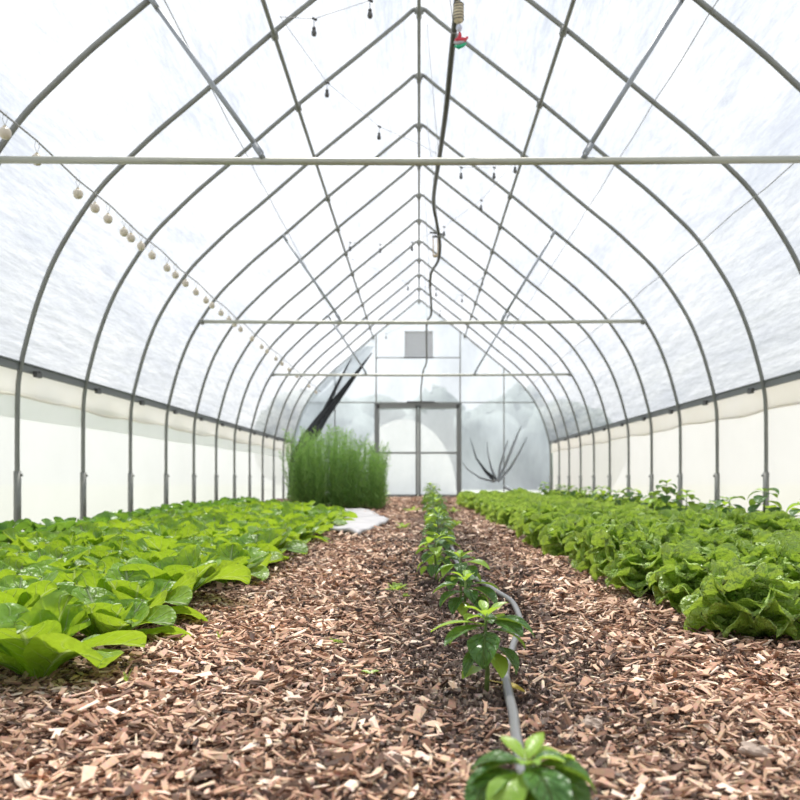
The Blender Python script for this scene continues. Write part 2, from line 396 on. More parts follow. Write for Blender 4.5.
def tone_chip(x, y):
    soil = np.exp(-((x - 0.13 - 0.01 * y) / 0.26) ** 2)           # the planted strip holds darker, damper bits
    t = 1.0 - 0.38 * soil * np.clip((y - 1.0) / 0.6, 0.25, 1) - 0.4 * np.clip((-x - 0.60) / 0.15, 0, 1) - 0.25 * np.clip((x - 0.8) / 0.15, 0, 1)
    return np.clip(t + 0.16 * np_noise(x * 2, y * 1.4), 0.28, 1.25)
allx = lambda x, y: np.ones_like(x, bool)
sparse = lambda x, y: nrng.random(len(x)) > 0.93 * np.exp(-((x - 0.15) / 0.27) ** 2) * np.clip((y - 1.2) / 0.4, 0.1, 1)
chips('bark_mulch', M['chips'], [
    (0.95, 1.9, -0.95, 1.05, 24000, 0.004, 0.034, sparse),
    (1.9, 3.2, -1.05, 1.05, 14000, 0.005, 0.038, sparse),
    (3.2, 5.5, -1.1, 1.1, 4500, 0.010, 0.050, sparse),
    (5.5, 10, -1.1, 1.1, 1000, 0.025, 0.065, sparse),
    (10, 19, -1.2, 1.2, 350, 0.04, 0.09, allx)],
    'reddish brown shredded bark mulch covering both walking paths', 'mulch', True, tone_chip)
strip = lambda x, y: nrng.random(len(x)) < np.exp(-((x - 0.14) / 0.3) ** 2)
tone_soil = lambda x, y: np.clip(0.9 + 0.2 * np_noise(x * 3, y * 3), 0.4, 1.3)
chips('soil_crumbs', M['crumb'], [
    (0.95, 2.6, -0.5, 0.85, 36000, 0.002, 0.013, strip),
    (2.6, 6.0, -0.5, 0.8, 7500, 0.004, 0.02, strip)],
    'dark crumbly soil along the pepper row', 'soil', False, tone_soil)

# ------------------------------------------------------------------ hoops
PROF = [(0.0, 4.655), (-0.06, 4.625), (-0.16, 4.535), (-0.55, 4.215), (-1.113, 3.757), (-1.60, 3.335), (-1.95, 3.04), (-2.173, 2.83), (-2.36, 2.64),
        (-2.51, 2.44), (-2.66, 2.20), (-2.764, 1.99), (-2.86, 1.73), (-2.93, 1.48), (-2.975, 1.28), (-3.0, 1.0), (-3.0, 0.0)]
def smooth_prof(pts, k=4):
    out = []
    for i in range(len(pts) - 1):
        p0 = np.array(pts[max(i - 1, 0)]); p1 = np.array(pts[i]); p2 = np.array(pts[i + 1]); p3 = np.array(pts[min(i + 2, len(pts) - 1)])
        if i < 3: kk = 1
        else: kk = k
        for j in range(kk):
            t = j / kk
            out.append(tuple(0.5 * ((2 * p1) + (-p0 + p2) * t + (2 * p0 - 5 * p1 + 4 * p2 - p3) * t * t + (-p0 + 3 * p1 - 3 * p2 + p3) * t ** 3)))
    out.append(tuple(pts[-1])); return out
SP = smooth_prof(PROF, 3)
def arch(off=0.0, zmin=0.0):
    """full cross-section left foot -> apex -> right foot"""
    L_ = [(x, z) for (x, z) in SP if z >= zmin - 1e-6]
    if L_[-1][1] > zmin + 1e-3: L_.append((-3.0 + 0.0, zmin))
    left = [(x * XL / 3.0, z) for x, z in L_]; right = [(-x * XR / 3.0, z) for x, z in L_]
    pts = left[::-1] + right[1:]
    if off:
        res = []
        for i, (x, z) in enumerate(pts):
            a = pts[max(0, i - 1)]; b = pts[min(len(pts) - 1, i + 1)]
            tx, tz = b[0] - a[0], b[1] - a[1]; l = math.hypot(tx, tz)
            res.append((x - tz / l * off, z + tx / l * off))
        pts = res
    return pts
def prof_x(z, side):
    for (a, b) in zip(SP[:-1], SP[1:]):
        if a[1] >= z >= b[1]:
            t = (a[1] - z) / max(1e-9, a[1] - b[1]); x = a[0] + (b[0] - a[0]) * t
            return x * XL / 3 if side < 0 else -x * XR / 3
    return side * 3.0
def prof_z(x):
    x3 = -abs(x) * (3.0 / XL if x < 0 else 3.0 / XR)
    for (a, b) in zip(SP[:-1], SP[1:]):
        if a[0] >= x3 >= b[0]:
            t = (a[0] - x3) / max(1e-9, a[0] - b[0]); return a[1] + (b[1] - a[1]) * t
    return 0.0

RIB_R = 0.019
def make_hoop():
    mb = MB(); mb.tube([(x, 0, z) for x, z in arch()], RIB_R, 8)
    parts = [('arch_tube', mb.mesh('arch_tube', M['galv']))]
    for s in (-1, 1):
        X = -XL if s < 0 else XR
        m = MB(); m.tube([(X, 0, -0.05), (X, 0, 0.50)], 0.027, 10); m.box((X - s * 0.03, 0, 0.47), (0.02, 0.012, 0.02))
        parts.append(('post_sleeve', m.mesh('post_sleeve', M['galv'])))
    m = MB(); m.box((0, 0, 4.622), (0.085, 0.05, 0.035)); m.tube([(0, -0.05, 4.59), (0, 0.05, 4.59)], 0.026, 8)
    parts.append(('ridge_clamp', m.mesh('ridge_clamp', M['galv'])))
    for s in (-1, 1):
        x = s * 1.08; z = prof_z(x) - 0.03
        m = MB(); m.tube([(x, -0.035, z), (x, 0.035, z)], 0.03, 8); m.box((x, 0, z + 0.02), (0.05, 0.03, 0.05))
        parts.append(('purlin_clamp', m.mesh('purlin_clamp', M['galv'])))
    return parts
hoop_parts = make_hoop()
for n in range(4, 17):
    h = empty('hoop', (0, (n + 0.1) * S, 0))
    i = n - 3
    lab = f'galvanised steel hoop arching over the tunnel, {ordw(i)} from the camera'
    if n == 4: lab = 'nearest galvanised steel hoop, its shoulders cut off by the photo edge'
    if n == 16: lab = 'farthest galvanised steel hoop, standing against the plastic end wall'
    tag(h, lab, 'hoop', 'steel hoops along the tunnel')
    for nm, me in hoop_parts: link(nm, me, h)

# ------------------------------------------------------------------ film cover and walls
def extrude_film(name, sec, ys, mat, label, sag=0.0):
    mb = MB(); n = len(sec)
    vs = []
    for y in ys:
        ph = (y / S - 0.1) % 1.0
        d = -sag * math.sin(PI * ph) ** 2
        for i, (x, z) in enumerate(sec):
            a = sec[max(0, i - 1)]; b = sec[min(n - 1, i + 1)]
            tx, tz = b[0] - a[0], b[1] - a[1]; l = math.hypot(tx, tz) or 1
            vs.append((x - tz / l * d, y, z + tx / l * d))
    fs = [(j * n + i, j * n + i + 1, (j + 1) * n + i + 1, (j + 1) * n + i) for j in range(len(ys) - 1) for i in range(n - 1)]
    mb.add(vs, fs)
    return structure(name, mb, mat, True, label)
RAILZ = 1.28
ysf = np.arange(Y_NEAR, Y_END + 0.01, S / 6)
ysf = np.append(ysf[ysf < Y_END - 0.05], Y_END)
sec = [(x, z) for x, z in arch(0.024, RAILZ)]
extrude_film('ceiling', sec, ysf, M['roof'], 'translucent white plastic roof film stretched over the hoops', 0.012)
for s, nm in ((-1, 'wall_left'), (1, 'wall_right')):
    X = (-XL if s < 0 else XR) + s * 0.05
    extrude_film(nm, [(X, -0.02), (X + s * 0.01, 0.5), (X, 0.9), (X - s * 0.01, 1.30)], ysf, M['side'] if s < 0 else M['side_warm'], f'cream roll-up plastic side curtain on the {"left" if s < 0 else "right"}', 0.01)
    # upper flap with a rolled hem
    m = MB(); pts = []
    xx = X - s * 0.028
    n = len(ysf); vs = []
    for y in ysf:
        dz = 0.012 * math.sin(y * 2.1) + 0.008 * math.sin(y * 5.3)
        vs += [(xx + s * 0.004, y, 1.285), (xx, y, 1.17), (xx, y, 1.06 + dz)]
    fs = [(j * 3 + i, j * 3 + i + 1, (j + 1) * 3 + i + 1, (j + 1) * 3 + i) for j in range(n - 1) for i in range(2)]
    m.add(vs, fs)
    m.tube([(xx, y, 1.06 + 0.012 * math.sin(y * 2.1) + 0.008 * math.sin(y * 5.3)) for y in ysf], 0.012, 6)
    f = obj('curtain_flap', m, M['flap'])
    tag(f, f'cream plastic flap with rolled hem under the {"left" if s < 0 else "right"} hip rail', 'flap', 'flaps under the rails')
    if s < 0:
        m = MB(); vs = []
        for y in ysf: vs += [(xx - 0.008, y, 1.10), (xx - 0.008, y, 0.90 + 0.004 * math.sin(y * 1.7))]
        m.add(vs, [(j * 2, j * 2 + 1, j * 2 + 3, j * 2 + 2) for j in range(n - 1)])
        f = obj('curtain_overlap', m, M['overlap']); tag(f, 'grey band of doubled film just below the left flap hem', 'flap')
    r = MB()
    Xr = prof_x(RAILZ, s)
    r.box((Xr + s * 0.018, (Y_NEAR + Y_END) / 2, RAILZ), (0.03, Y_END - Y_NEAR, 0.055))
    r.box((Xr + s * 0.0, (Y_NEAR + Y_END) / 2, RAILZ + 0.034), (0.014, Y_END - Y_NEAR, 0.012))
    t = structure('trim_left' if s < 0 else 'trim_right', r, M['rail'], False, f'grey metal hip rail along the {"left" if s < 0 else "right"} wall')
    for k in range(4, 16):
        b = MB(); yb = (k + 0.1) * S + 0.25
        b.box((Xr - s * 0.012, yb, RAILZ - 0.03), (0.03, 0.09, 0.045)); b.tube([(Xr - s * 0.02, yb, RAILZ - 0.01), (Xr - s * 0.034, yb, RAILZ - 0.01)], 0.01, 6)
        obj('rail_bracket', b, M['dark_steel'], t, False)

DX0, DX1, DZ = -0.99, 0.94, 2.17
def end_film(name, y, mat, label, door):
    xs = sorted(set(list(np.round(np.linspace(-XL - 0.02, XR + 0.02, 74), 3)) + [DX0, DX1]))
    mb = MB(); vs = []; nz = 24
    for x in xs:
        zt = prof_z(max(-XL + 0.001, min(XR - 0.001, x))) if abs(x) > 1e-4 else 4.655
        if x <= -XL or x >= XR: zt = 1.1
        for j in range(nz + 1):
            z = zt * j / nz
            d = 0.02 * math.sin(2.1 * x + 3 * z) * math.sin(1.3 * z) + 0.012 * math.sin(5 * x - 2.3 * z)
            vs.append((x, y + 0.03 + d, z))
    vs2 = []; fs = []
    for i in range(len(xs) - 1):
        xm = (xs[i] + xs[i + 1]) / 2
        inside = door and DX0 < xm < DX1
        for j in range(nz):
            q = (i * (nz + 1) + j, (i + 1) * (nz + 1) + j, (i + 1) * (nz + 1) + j + 1, i * (nz + 1) + j + 1)
            if inside and vs[q[2]][2] <= DZ + 0.12 and vs[q[3]][2] <= DZ + 0.12: continue
            fs.append(q)
    mb.add(vs, fs)
    return structure(name, mb, mat, True, label)
end_film('wall_back', Y_END, M['end'], 'bluish translucent plastic end wall around the double door', True)
end_film('wall_front', Y_NEAR - 0.03, M['end'], 'plastic end wall behind the camera', False)

# ------------------------------------------------------------------ end wall frame, doors, louvre
fr = empty('end_wall_frame', (0, Y_END - 0.02, 0))
tag(fr, 'thin pipe frame of uprights and girts holding the plastic end wall', 'frame')
for x, z0 in ((DX0 - 0.02, DZ), (DX1 + 0.03, DZ), (-1.98, 0), (2.0, 0)):
    m = MB(); m.tube([(x, 0, z0), (x, 0, prof_z(x) - 0.02)], 0.016, 6); obj('upright', m, M['galv'], fr)
for z, x0, x1 in ((2.225, -2.62, 2.72), (3.28, DX0 - 0.02, DX1 + 0.03)):
    m = MB(); m.tube([(x0, -0.02, z), (x1, -0.02, z)], 0.014, 6); obj('girt', m, M['galv'], fr)
m = MB(); m.box((0.04, -0.04, 2.235), (0.66, 0.03, 0.035)); obj('splice_bar', m, M['dark_steel'], fr, False)

def door(name, x0, x1, label):
    d = empty(name, ((x0 + x1) / 2, Y_END - 0.02, 0)); d['kind'] = 'structure'; d['label'] = label
    w = x1 - x0; m = MB(); t = 0.055
    m.box((-w / 2 + t / 2, 0, DZ / 2), (t, 0.05, DZ)); m.box((w / 2 - t / 2, 0, DZ / 2), (t, 0.05, DZ))
    m.box((0, 0, DZ - 0.04), (w, 0.05, 0.08)); m.box((0, 0, 0.03), (w, 0.05, 0.06))
    obj('door_frame', m, M['door_metal'], d, False)
    m = MB(); m.box((0, -0.005, 1.04), (w - 0.08, 0.03, 0.045)); obj('crossbar', m, M['door_metal'], d, False)
    m = MB(); vs = []; n = 10
    for i in range(n + 1):
        for j in range(n + 1):
            x = -w / 2 + w * i / n; z = DZ * j / n
            vs.append((x, 0.012 + 0.006 * math.sin(4 * x + 3 * z), z))
    m.add(vs, [(i * (n + 1) + j, (i + 1) * (n + 1) + j, (i + 1) * (n + 1) + j + 1, i * (n + 1) + j + 1) for i in range(n) for j in range(n)])
    obj('film_panel', m, M['door_film'], d)
door('door_1', DX0, -0.025, 'left leaf of the plastic covered double door')
door('door_2', -0.015, DX1, 'right leaf of the plastic covered double door')
jb = MB()
for x in (DX0 - 0.03, DX1 + 0.03): jb.box((x, Y_END - 0.02, DZ / 2), (0.06, 0.07, DZ + 0.04))
jb.box(((DX0 + DX1) / 2, Y_END - 0.02, DZ + 0.03), (DX1 - DX0 + 0.12, 0.07, 0.05))
structure('trim_1', jb, M['door_metal'], False, 'grey metal jamb around the double door')

lv = empty('louvre_vent', (-0.005, Y_END - 0.06, 3.585))
tag(lv, 'grey square louvred vent high on the plastic end wall above the door', 'vent')
m = MB()
for sx in (-1, 1): m.box((sx * 0.32, 0, 0), (0.03, 0.05, 0.62))
for sz in (-1, 1): m.box((0, 0, sz * 0.30), (0.66, 0.05, 0.03))
obj('frame', m, M['louvre'], lv, False)
for k in range(9):
    m = MB(); m.box((0, 0.005, -0.256 + k * 0.064), (0.61, 0.012, 0.066), Matrix.Rotation(R(-22), 3, 'X')); obj('slat', m, M['louvre'], lv, False)
m = MB(); m.box((0, -0.03, -0.315), (0.70, 0.06, 0.025)); obj('sill', m, M['dark_steel'], lv, False)

# gathered dark cloth and plastic at the end wall
def strip_between(path, width, folds, depth, name, mat, parent):
    """a pleated strip following a path in the end-wall plane"""
    n = 24; mb = MB(); vs = []; m_ = folds * 4
    pts = [np.array(p) for p in path]
    for i in range(n + 1):
        t = i / n; k = t * (len(pts) - 1); a = int(min(k, len(pts) - 2)); u = k - a
        p = pts[a] * (1 - u) + pts[a + 1] * u
        d = pts[a + 1] - pts[a]; d = d / np.linalg.norm(d)
        nx, nz = -d[1], d[0]
        w = np.interp(t, np.linspace(0, 1, len(width)), width)
        for j in range(m_ + 1):
            s = j / m_ - 0.5
            yy = -depth * (0.5 + 0.5 * math.cos(2 * PI * j / 4)) - 0.01 * math.sin(9 * t + j)
            vs.append((p[0] + nx * s * w, yy, p[1] + nz * s * w))
    fs = [(i * (m_ + 1) + j, i * (m_ + 1) + j + 1, (i + 1) * (m_ + 1) + j + 1, (i + 1) * (m_ + 1) + j) for i in range(n) for j in range(m_)]
    mb.add(vs, fs)
    return obj(name, mb, mat, parent)
DE = Y_END - 0.10
def ew(px, py):
    p = at(px, py, DE); return (p.x, p.z)
gc = empty('gathered_shade_cloth', (0, DE, 0))
tag(gc, 'dark shade cloth gathered in a diagonal fold at the left of the end wall', 'cloth')
strip_between([ew(372, 353), ew(358, 372), ew(340, 396), ew(324, 416), ew(308, 440), ew(298, 462), ew(294, 496)], [0.02, 0.08, 0.15, 0.24, 0.36, 0.38, 0.30], 3, 0.05, 'thick_fold', M['blackcloth'], gc)
strip_between([ew(352, 358), ew(341, 378), ew(330, 400), ew(318, 424), ew(304, 446)], [0.02, 0.06, 0.09, 0.12, 0.14], 2, 0.03, 'thin_fold', M['blackcloth'], gc)
gf = empty('grey_film_sheet', (0, DE + 0.03, 0))
m = MB(); poly = [ew(374, 346), ew(360, 368), ew(344, 392), ew(326, 416), ew(304, 448), ew(292, 450)]
edge = [(prof_x(z, -1) + 0.02 if z < 4.5 else 0, z) for z in np.linspace(poly[0][1], poly[-1][1], 6)]
nv = 6; vs = []
for i in range(6):
    for j in range(nv):
        u = j / (nv - 1); x = poly[i][0] * (1 - u) + edge[i][0] * u; z = poly[i][1] * (1 - u) + edge[i][1] * u
        vs.append((x, 0.02 * math.sin(7 * u + 3 * i), z))
m.add(vs, [(i * nv + j, i * nv + j + 1, (i + 1) * nv + j + 1, (i + 1) * nv + j) for i in range(5) for j in range(nv - 1)])
obj('sheet', m, M['greyfilm'], gf)
tag(gf, 'grey translucent film sheet between the dark cloth fold and the last hoop', 'film')
tp = empty('tied_plastic_gather', (0, DE, 0))
tag(tp, 'plastic end wall film gathered into fanned folds low at the right of the door', 'plastic gather')
for (path, wd, mk) in (([(496, 481), (486, 472), (476, 458), (470, 438)], [0.12, 0.07, 0.035, 0.005], 'blackcloth'),
                   ([(496, 481), (491, 468), (488, 455), (487, 442)], [0.08, 0.05, 0.03, 0.005], 'fold'),
                   ([(497, 481), (505, 466), (512, 448), (521, 426)], [0.05, 0.06, 0.07, 0.01], 'fold'),
                   ([(498, 482), (510, 468), (518, 455), (527, 437)], [0.05, 0.06, 0.05, 0.01], 'fold'),
                   ([(498, 481), (500, 466), (504, 452), (508, 440)], [0.05, 0.05, 0.04, 0.01], 'fold'),
                   ([(494, 482), (480, 478), (468, 470), (462, 462)], [0.05, 0.04, 0.03, 0.01], 'fold')):
    strip_between([ew(*p) for p in path], wd, 1, 0.03, 'fold', M[mk], tp)
m = MB(); m.tube([Vector(ew(504, 486)).to_3d().xzy if False else (ew(504, 486)[0], 0, ew(504, 486)[1]), (ew(512, 491)[0], 0, ew(512, 491)[1]), (ew(522, 494)[0], 0, ew(522, 494)[1]), (ew(534, 496)[0], 0, ew(534, 496)[1])], [0.03, 0.045, 0.04, 0.01], 8)
obj('rolled_edge', m, M['fold'], tp)

# ------------------------------------------------------------------ purlins, cross bars, braces
for (x, lab) in ((0, 'galvanised ridge pipe running along the peak of the roof'), (-1.08, 'galvanised purlin pipe along the left roof slope'), (1.08, 'galvanised purlin pipe along the right roof slope')):
    z = 4.59 if x == 0 else prof_z(x) - 0.03
    m = MB(); m.tube([(x, Y_NEAR + 0.05, z), (x, Y_END, z)], 0.017, 8)
    p = obj('purlin', m, M['galv']); tag(p, lab, 'pipe', 'roof purlins')
BARZ_ = {4: 2.342, 8: 2.295, 12: 2.275}
names = {4: 'nearest', 8: 'middle', 12: 'farthest'}
for n in (4, 8, 12):
    y = (n + 0.1) * S - 0.045; BARZ = BARZ_[n]
    x0, x1 = prof_x(BARZ, -1) + 0.035, prof_x(BARZ, 1) - 0.035
    b = empty('cross_bar', (0, y, BARZ)); tag(b, f'{names[n]} horizontal pipe tying the two sides of a hoop together', 'cross bar', 'horizontal tie bars')
    m = MB(); m.tube([(x0, 0, 0), (x0 * 0.5, 0, -0.008), (0, 0, -0.012), (x1 * 0.5, 0, -0.006), (x1, 0, 0.005)], 0.0215, 10); obj('bar', m, M['galv_light'], b)
    for xx in (x0, x1):
        m = MB(); m.tube([(xx, -0.025, 0), (xx, 0.05, 0)], 0.03, 8); obj('end_clamp', m, M['galv'], b)
    for s in (-1, 1):
        xb, xt = (-0.935 if s < 0 else 0.985), s * 1.60
        zt = prof_z(xt) - 0.03
        br = empty('brace', (0, y, 0)); tag(br, f'diagonal strut from the {names[n]} cross bar up to the {"left" if s < 0 else "right"} roof slope', 'brace', 'diagonal roof braces')
        m = MB(); m.tube([(xb, 0.0, BARZ + 0.035), (xt, 0.0, zt)], 0.0155, 8); obj('tube', m, M['galv_brace'], br)
        for (cx, cz) in ((xb, BARZ + 0.02), (xt, zt)):
            m = MB(); d = Vector((xt - xb, 0, zt - BARZ)).normalized()
            sg = 1 if cz < 2.6 else -1
            m.box((cx + d.x * 0.03 * sg, 0, cz + d.z * 0.03 * sg), (0.03, 0.05, 0.10), Matrix.Rotation(math.atan2(d.x, d.z), 3, 'Y'))
            m.tube([(cx, -0.03, cz), (cx, 0.06, cz)], 0.012, 6)
            obj('end_clamp', m, M['galv_brace'], br)

# ------------------------------------------------------------------ wires along the tunnel
for (x, zr, lab) in ((-1.56, 2.93, 'thin wire running along the left roof slope below the purlin'),
                     (1.75, 2.80, 'thin wire running along the right roof slope below the purlin'),
                     (2.34, 1.97, 'thin bare wire along the right shoulder of the hoops')):
    m = MB(); pts = []
    for n in range(0, 17):
        pts.append((x, (n + 0.1) * S, zr + H)); 
        if n < 16: pts.append((x, (n + 0.6) * S, zr + H - 0.015))
    m.tube(pts, 0.0035, 5); tag(obj('guide_wire', m, M['wire']), lab, 'wire', 'wires along the hoops')
FX, FZ = -2.30, 2.03 + H
m = MB(); pts = []
for n in range(1, 17):
    pts.append((FX, (n + 0.1) * S, FZ))
    if n < 16: pts.append((FX, (n + 0.6) * S, FZ - 0.02))
m.tube(pts, 0.006, 5); tag(obj('string_light_wire', m, M['wire']), 'wire of the string lights along the left shoulder of the hoops', 'wire')

bm_ = MB(); bm_.lathe([(0.002, -0.06), (0.018, -0.057), (0.030, -0.043), (0.034, -0.025), (0.031, -0.010), (0.023, 0.000), (0.012, 0.005)], n=12)
globe_me = bm_.mesh('globe', M['globe'])
bm_ = MB(); bm_.lathe([(0.012, 0.0), (0.013, 0.006), (0.009, 0.012), (0.004, 0.014)], (0, 0, 0.003), 10); socket_me = bm_.mesh('socket', M['straw'])
bm_ = MB(); bm_.tube([(0, 0, 0.015), (-0.014, 0, 0.05), (-0.008, 0, 0.09)], 0.0015, 4); bm_.tube([(0, 0, 0.015), (0.014, 0, 0.05), (0.008, 0, 0.09)], 0.0015, 4); hang_me = bm_.mesh('hanger', M['wire'])
px_b = [5, 37, 78, 95, 108, 124, 131, 141, 152, 167, 175.5, 185.6, 196, 206, 212, 221, 229, 234.6, 240.6, 252, 261.6, 267, 276, 282, 289, 297, 309, 316]
for i, px in enumerate(px_b):
    D = F * FX / (px - VX)
    b = empty('string_light_bulb', (FX, D, FZ - 0.088))
    tag(b, f'tan globe bulb hanging from the left string, {ordw(i + 1)} from the camera', 'light bulb', 'globe bulbs on the left string')
    link('globe', globe_me, b); link('socket', socket_me, b); link('hanger', hang_me, b)
# zigzag string of little dark bulbs under the roof
zz = [(370, 12), (314, 30), (280, 28, 'w'), (327, 92), (379, 135), (419, 152, 'w'), (461, 175), (494, 175), (515, 169), (481, 207), (444, 233), (412, 248), (380, 250), (350, 248),
      (346, 262, 'w'), (408, 288), (436, 294), (462, 300), (482, 283), (440, 315), (386, 337)]
ZB = 3.2
bm_ = MB(); bm_.lathe([(0.002, -0.045), (0.014, -0.041), (0.020, -0.026), (0.017, -0.010), (0.011, 0.0)], n=10); sg_me = bm_.mesh('globe', M['dim_glass'])
bm_ = MB(); bm_.lathe([(0.012, -0.002), (0.014, 0.012), (0.010, 0.022)], n=8); ss_me = bm_.mesh('socket', M['socket'])
bm_ = MB(); bm_.tube([(0, 0, 0.01), (0, 0, 0.075)], 0.0022, 4); bm_.box((0.004, 0, 0.078), (0.035, 0.012, 0.014), Matrix.Rotation(0.5, 3, 'Y')); sh_me = bm_.mesh('clip', M['socket'])
wp = []; k = 0
for q in zz:
    D = F * ZB / (VY - q[1]); p = Vector(((q[0] - VX) * D / F, D, ZB + H))
    wp.append(p + Vector((0, 0, 0.08)))
    if len(q) == 2:
        k += 1
        b = empty('string_bulb', p); tag(b, f'small dark bulb on the zigzag string under the roof, {ordw(k)} along from the camera', 'light bulb', 'small bulbs on the zigzag string')
        link('globe', sg_me, b); link('socket', ss_me, b); link('clip', sh_me, b)
m = MB(); m.tube(wp, 0.0025, 4); tag(obj('zigzag_light_wire', m, M['wire']), 'thin wire zigzagging below the roof and carrying small dark bulbs', 'wire')

# hanging hose along the ridge
hp = [at(459, -40, 5.0), at(457, 2, 5.4), at(451, 60, 6.0), at(446, 110, 6.6), at(439, 160, 7.6), at(435, 185, 8.3), at(433.5, 205, 9.0), at(437, 224, 9.4), at(440, 245, 9.8),
      at(438, 261, 10.2), at(431.5, 272, 10.8), at(430, 286, 11.2), at(431, 300, 12.0), at(431, 315, 12.4), at(427, 322, 13.2), at(426.5, 340, 14.5), at(426.5, 362, 16.0), at(423, 372, 17.0), at(421, 390, 18.0), at(421, 401, 19.2)]
hp = [np.array(p) for p in hp]; hs = []
for i in range(len(hp) - 1):
    p0, p1, p2, p3 = hp[max(i - 1, 0)], hp[i], hp[i + 1], hp[min(i + 2, len(hp) - 1)]
    for j in range(4):
        t = j / 4
        hs.append(0.5 * ((2 * p1) + (-p0 + p2) * t + (2 * p0 - 5 * p1 + 4 * p2 - p3) * t * t + (-p0 + 3 * p1 - 3 * p2 + p3) * t ** 3))
hs.append(hp[-1])
m = MB(); m.tube([tuple(p) for p in hs], [0.0215] * 24 + [0.0185] * 20 + [0.0165] * (len(hs) - 44), 8)
hz = empty('hanging_hose', (0, 0, 0)); tag(hz, 'long black hose hanging in a wavy line below the ridge pipe', 'hose')
obj('hose', m, M['black'], hz)
for idx in (6, 16, 30, 44, 56):
    p = Vector(hs[idx]); m = MB(); m.tube([p + Vector((0, 0, 0.0)), (p.x * 0.4, p.y, 4.59)], 0.0025, 4); m.tube([p + Vector((0, -0.012, 0)), p + Vector((0, 0.012, 0))], 0.022, 8)
    obj('hose_tie', m, M['wire'], hz)

# ornament hanging beside the hose at the top
D0 = 5.3
o0 = at(458.5, 22, D0)
orn = empty('hanging_ornament', o0); tag(orn, 'straw wrapped charm with red and green bird hanging at the top beside the hose', 'ornament')
m = MB(); prof = []
for k in range(25):
    t = k / 24; r = 0.031 * (math.sin(PI * (0.12 + 0.8 * t)) ** 0.25); r += 0.004 * (k % 2)
    prof.append((r, t * 0.122))
m.lathe(prof, (0, 0, 0), 14); obj('straw_wrap', m, M['straw'], orn)
for kz in range(6):
    m = MB(); zc = 0.014 + kz * 0.019; m.tube([(0.0325 * math.cos(a * PI / 8), 0.0325 * math.sin(a * PI / 8), zc + 0.002 * math.sin(a)) for a in range(17)], 0.003, 5, False); obj('binding_ring', m, M['dark_steel'], orn)
m = MB(); m.tube([(0, 0, 0.13), (-0.01, 0, 0.35), (-0.02, 0, 1.0)], 0.003, 5); m.tube([(0, 0, 0), (0.004, 0, -0.07), (0.01, 0, -0.09)], 0.002, 5); obj('cord', m, M['wire'], orn)
m = MB(); m.lathe([(0.002, -0.065), (0.014, -0.055), (0.021, -0.04), (0.016, -0.022), (0.004, -0.012)], (0.004, 0, 0), 10); obj('bead', m, M['clear'], orn)
m = MB(); m.tube([(0.008, 0, -0.068), (0.010, 0, -0.085), (0.006, 0, -0.105), (-0.012, 0, -0.125)], [0.008, 0.011, 0.016, 0.02], 8)
m.tube([(0.0, 0, -0.118), (0.025, 0, -0.116), (0.045, 0, -0.108), (0.060, 0, -0.095)], [0.018, 0.018, 0.012, 0.006], 8); obj('red_body', m, M['red'], orn)
m = MB(); m.tube([(-0.03, -0.004, -0.132), (0.0, -0.006, -0.138), (0.035, -0.006, -0.128)], [0.006, 0.014, 0.007], 8); obj('white_band', m, M['sheet'], orn)
m = MB(); m.tube([(-0.025, 0, -0.152), (0.0, 0, -0.160), (0.03, 0, -0.148), (0.05, 0, -0.136)], [0.006, 0.014, 0.012, 0.005], 8); obj('green_wing', m, M['green'], orn)

# wooden chime
c0 = at(435.5, 257, 10.2)
ch = empty('wooden_chime', c0); tag(ch, 'small pale wooden chime hanging beside the hose bend under the ridge', 'chime')
for sx in (-0.028, 0.028):
    m = MB(); m.tube([(sx, 0, 0.02), (sx, 0, 0.235)], 0.008, 6); obj('rod', m, M['wood'], ch)
m = MB(); m.lathe([(0.03, 0.0), (0.036, 0.01), (0.03, 0.022)], n=10); obj('disc', m, M['wood'], ch)
m = MB(); m.box((0, 0, 0.25), (0.075, 0.03, 0.02)); m.box((0.01, 0, 0.29), (0.16, 0.02, 0.018), Matrix.Rotation(0.15, 3, 'Y')); obj('top_bar', m, M['dark_steel'], ch, False)
m = MB(); m.tube([(0, 0, 0.26), (0.0, 0, 0.75), (0.0, 0, 1.4)], 0.0025, 4); obj('cord', m, M['wire'], ch)

# ------------------------------------------------------------------ plants
def prof_w(kind, q):
    if kind == 'lettuce':
        w = 0.30 + 0.70 * math.sin(PI / 2 * min(1, q / 0.62))
        if q > 0.62: w *= math.sqrt(max(0.0, 1 - ((q - 0.62) / 0.38) ** 2))
        return w
    if kind == 'round':
        w = math.sin(PI / 2 * min(1, (q + 0.02) / 0.58)) ** 0.9
        if q > 0.58: w *= math.sqrt(max(0.0, 1 - ((q - 0.58) / 0.42) ** 2))
        return w
    if kind == 'ovate':
        return min(1, (q / 0.42) ** 0.65) * (1 if q < 0.42 else max(0.0, math.cos(PI / 2 * ((q - 0.42) / 0.58))) ** 0.85)

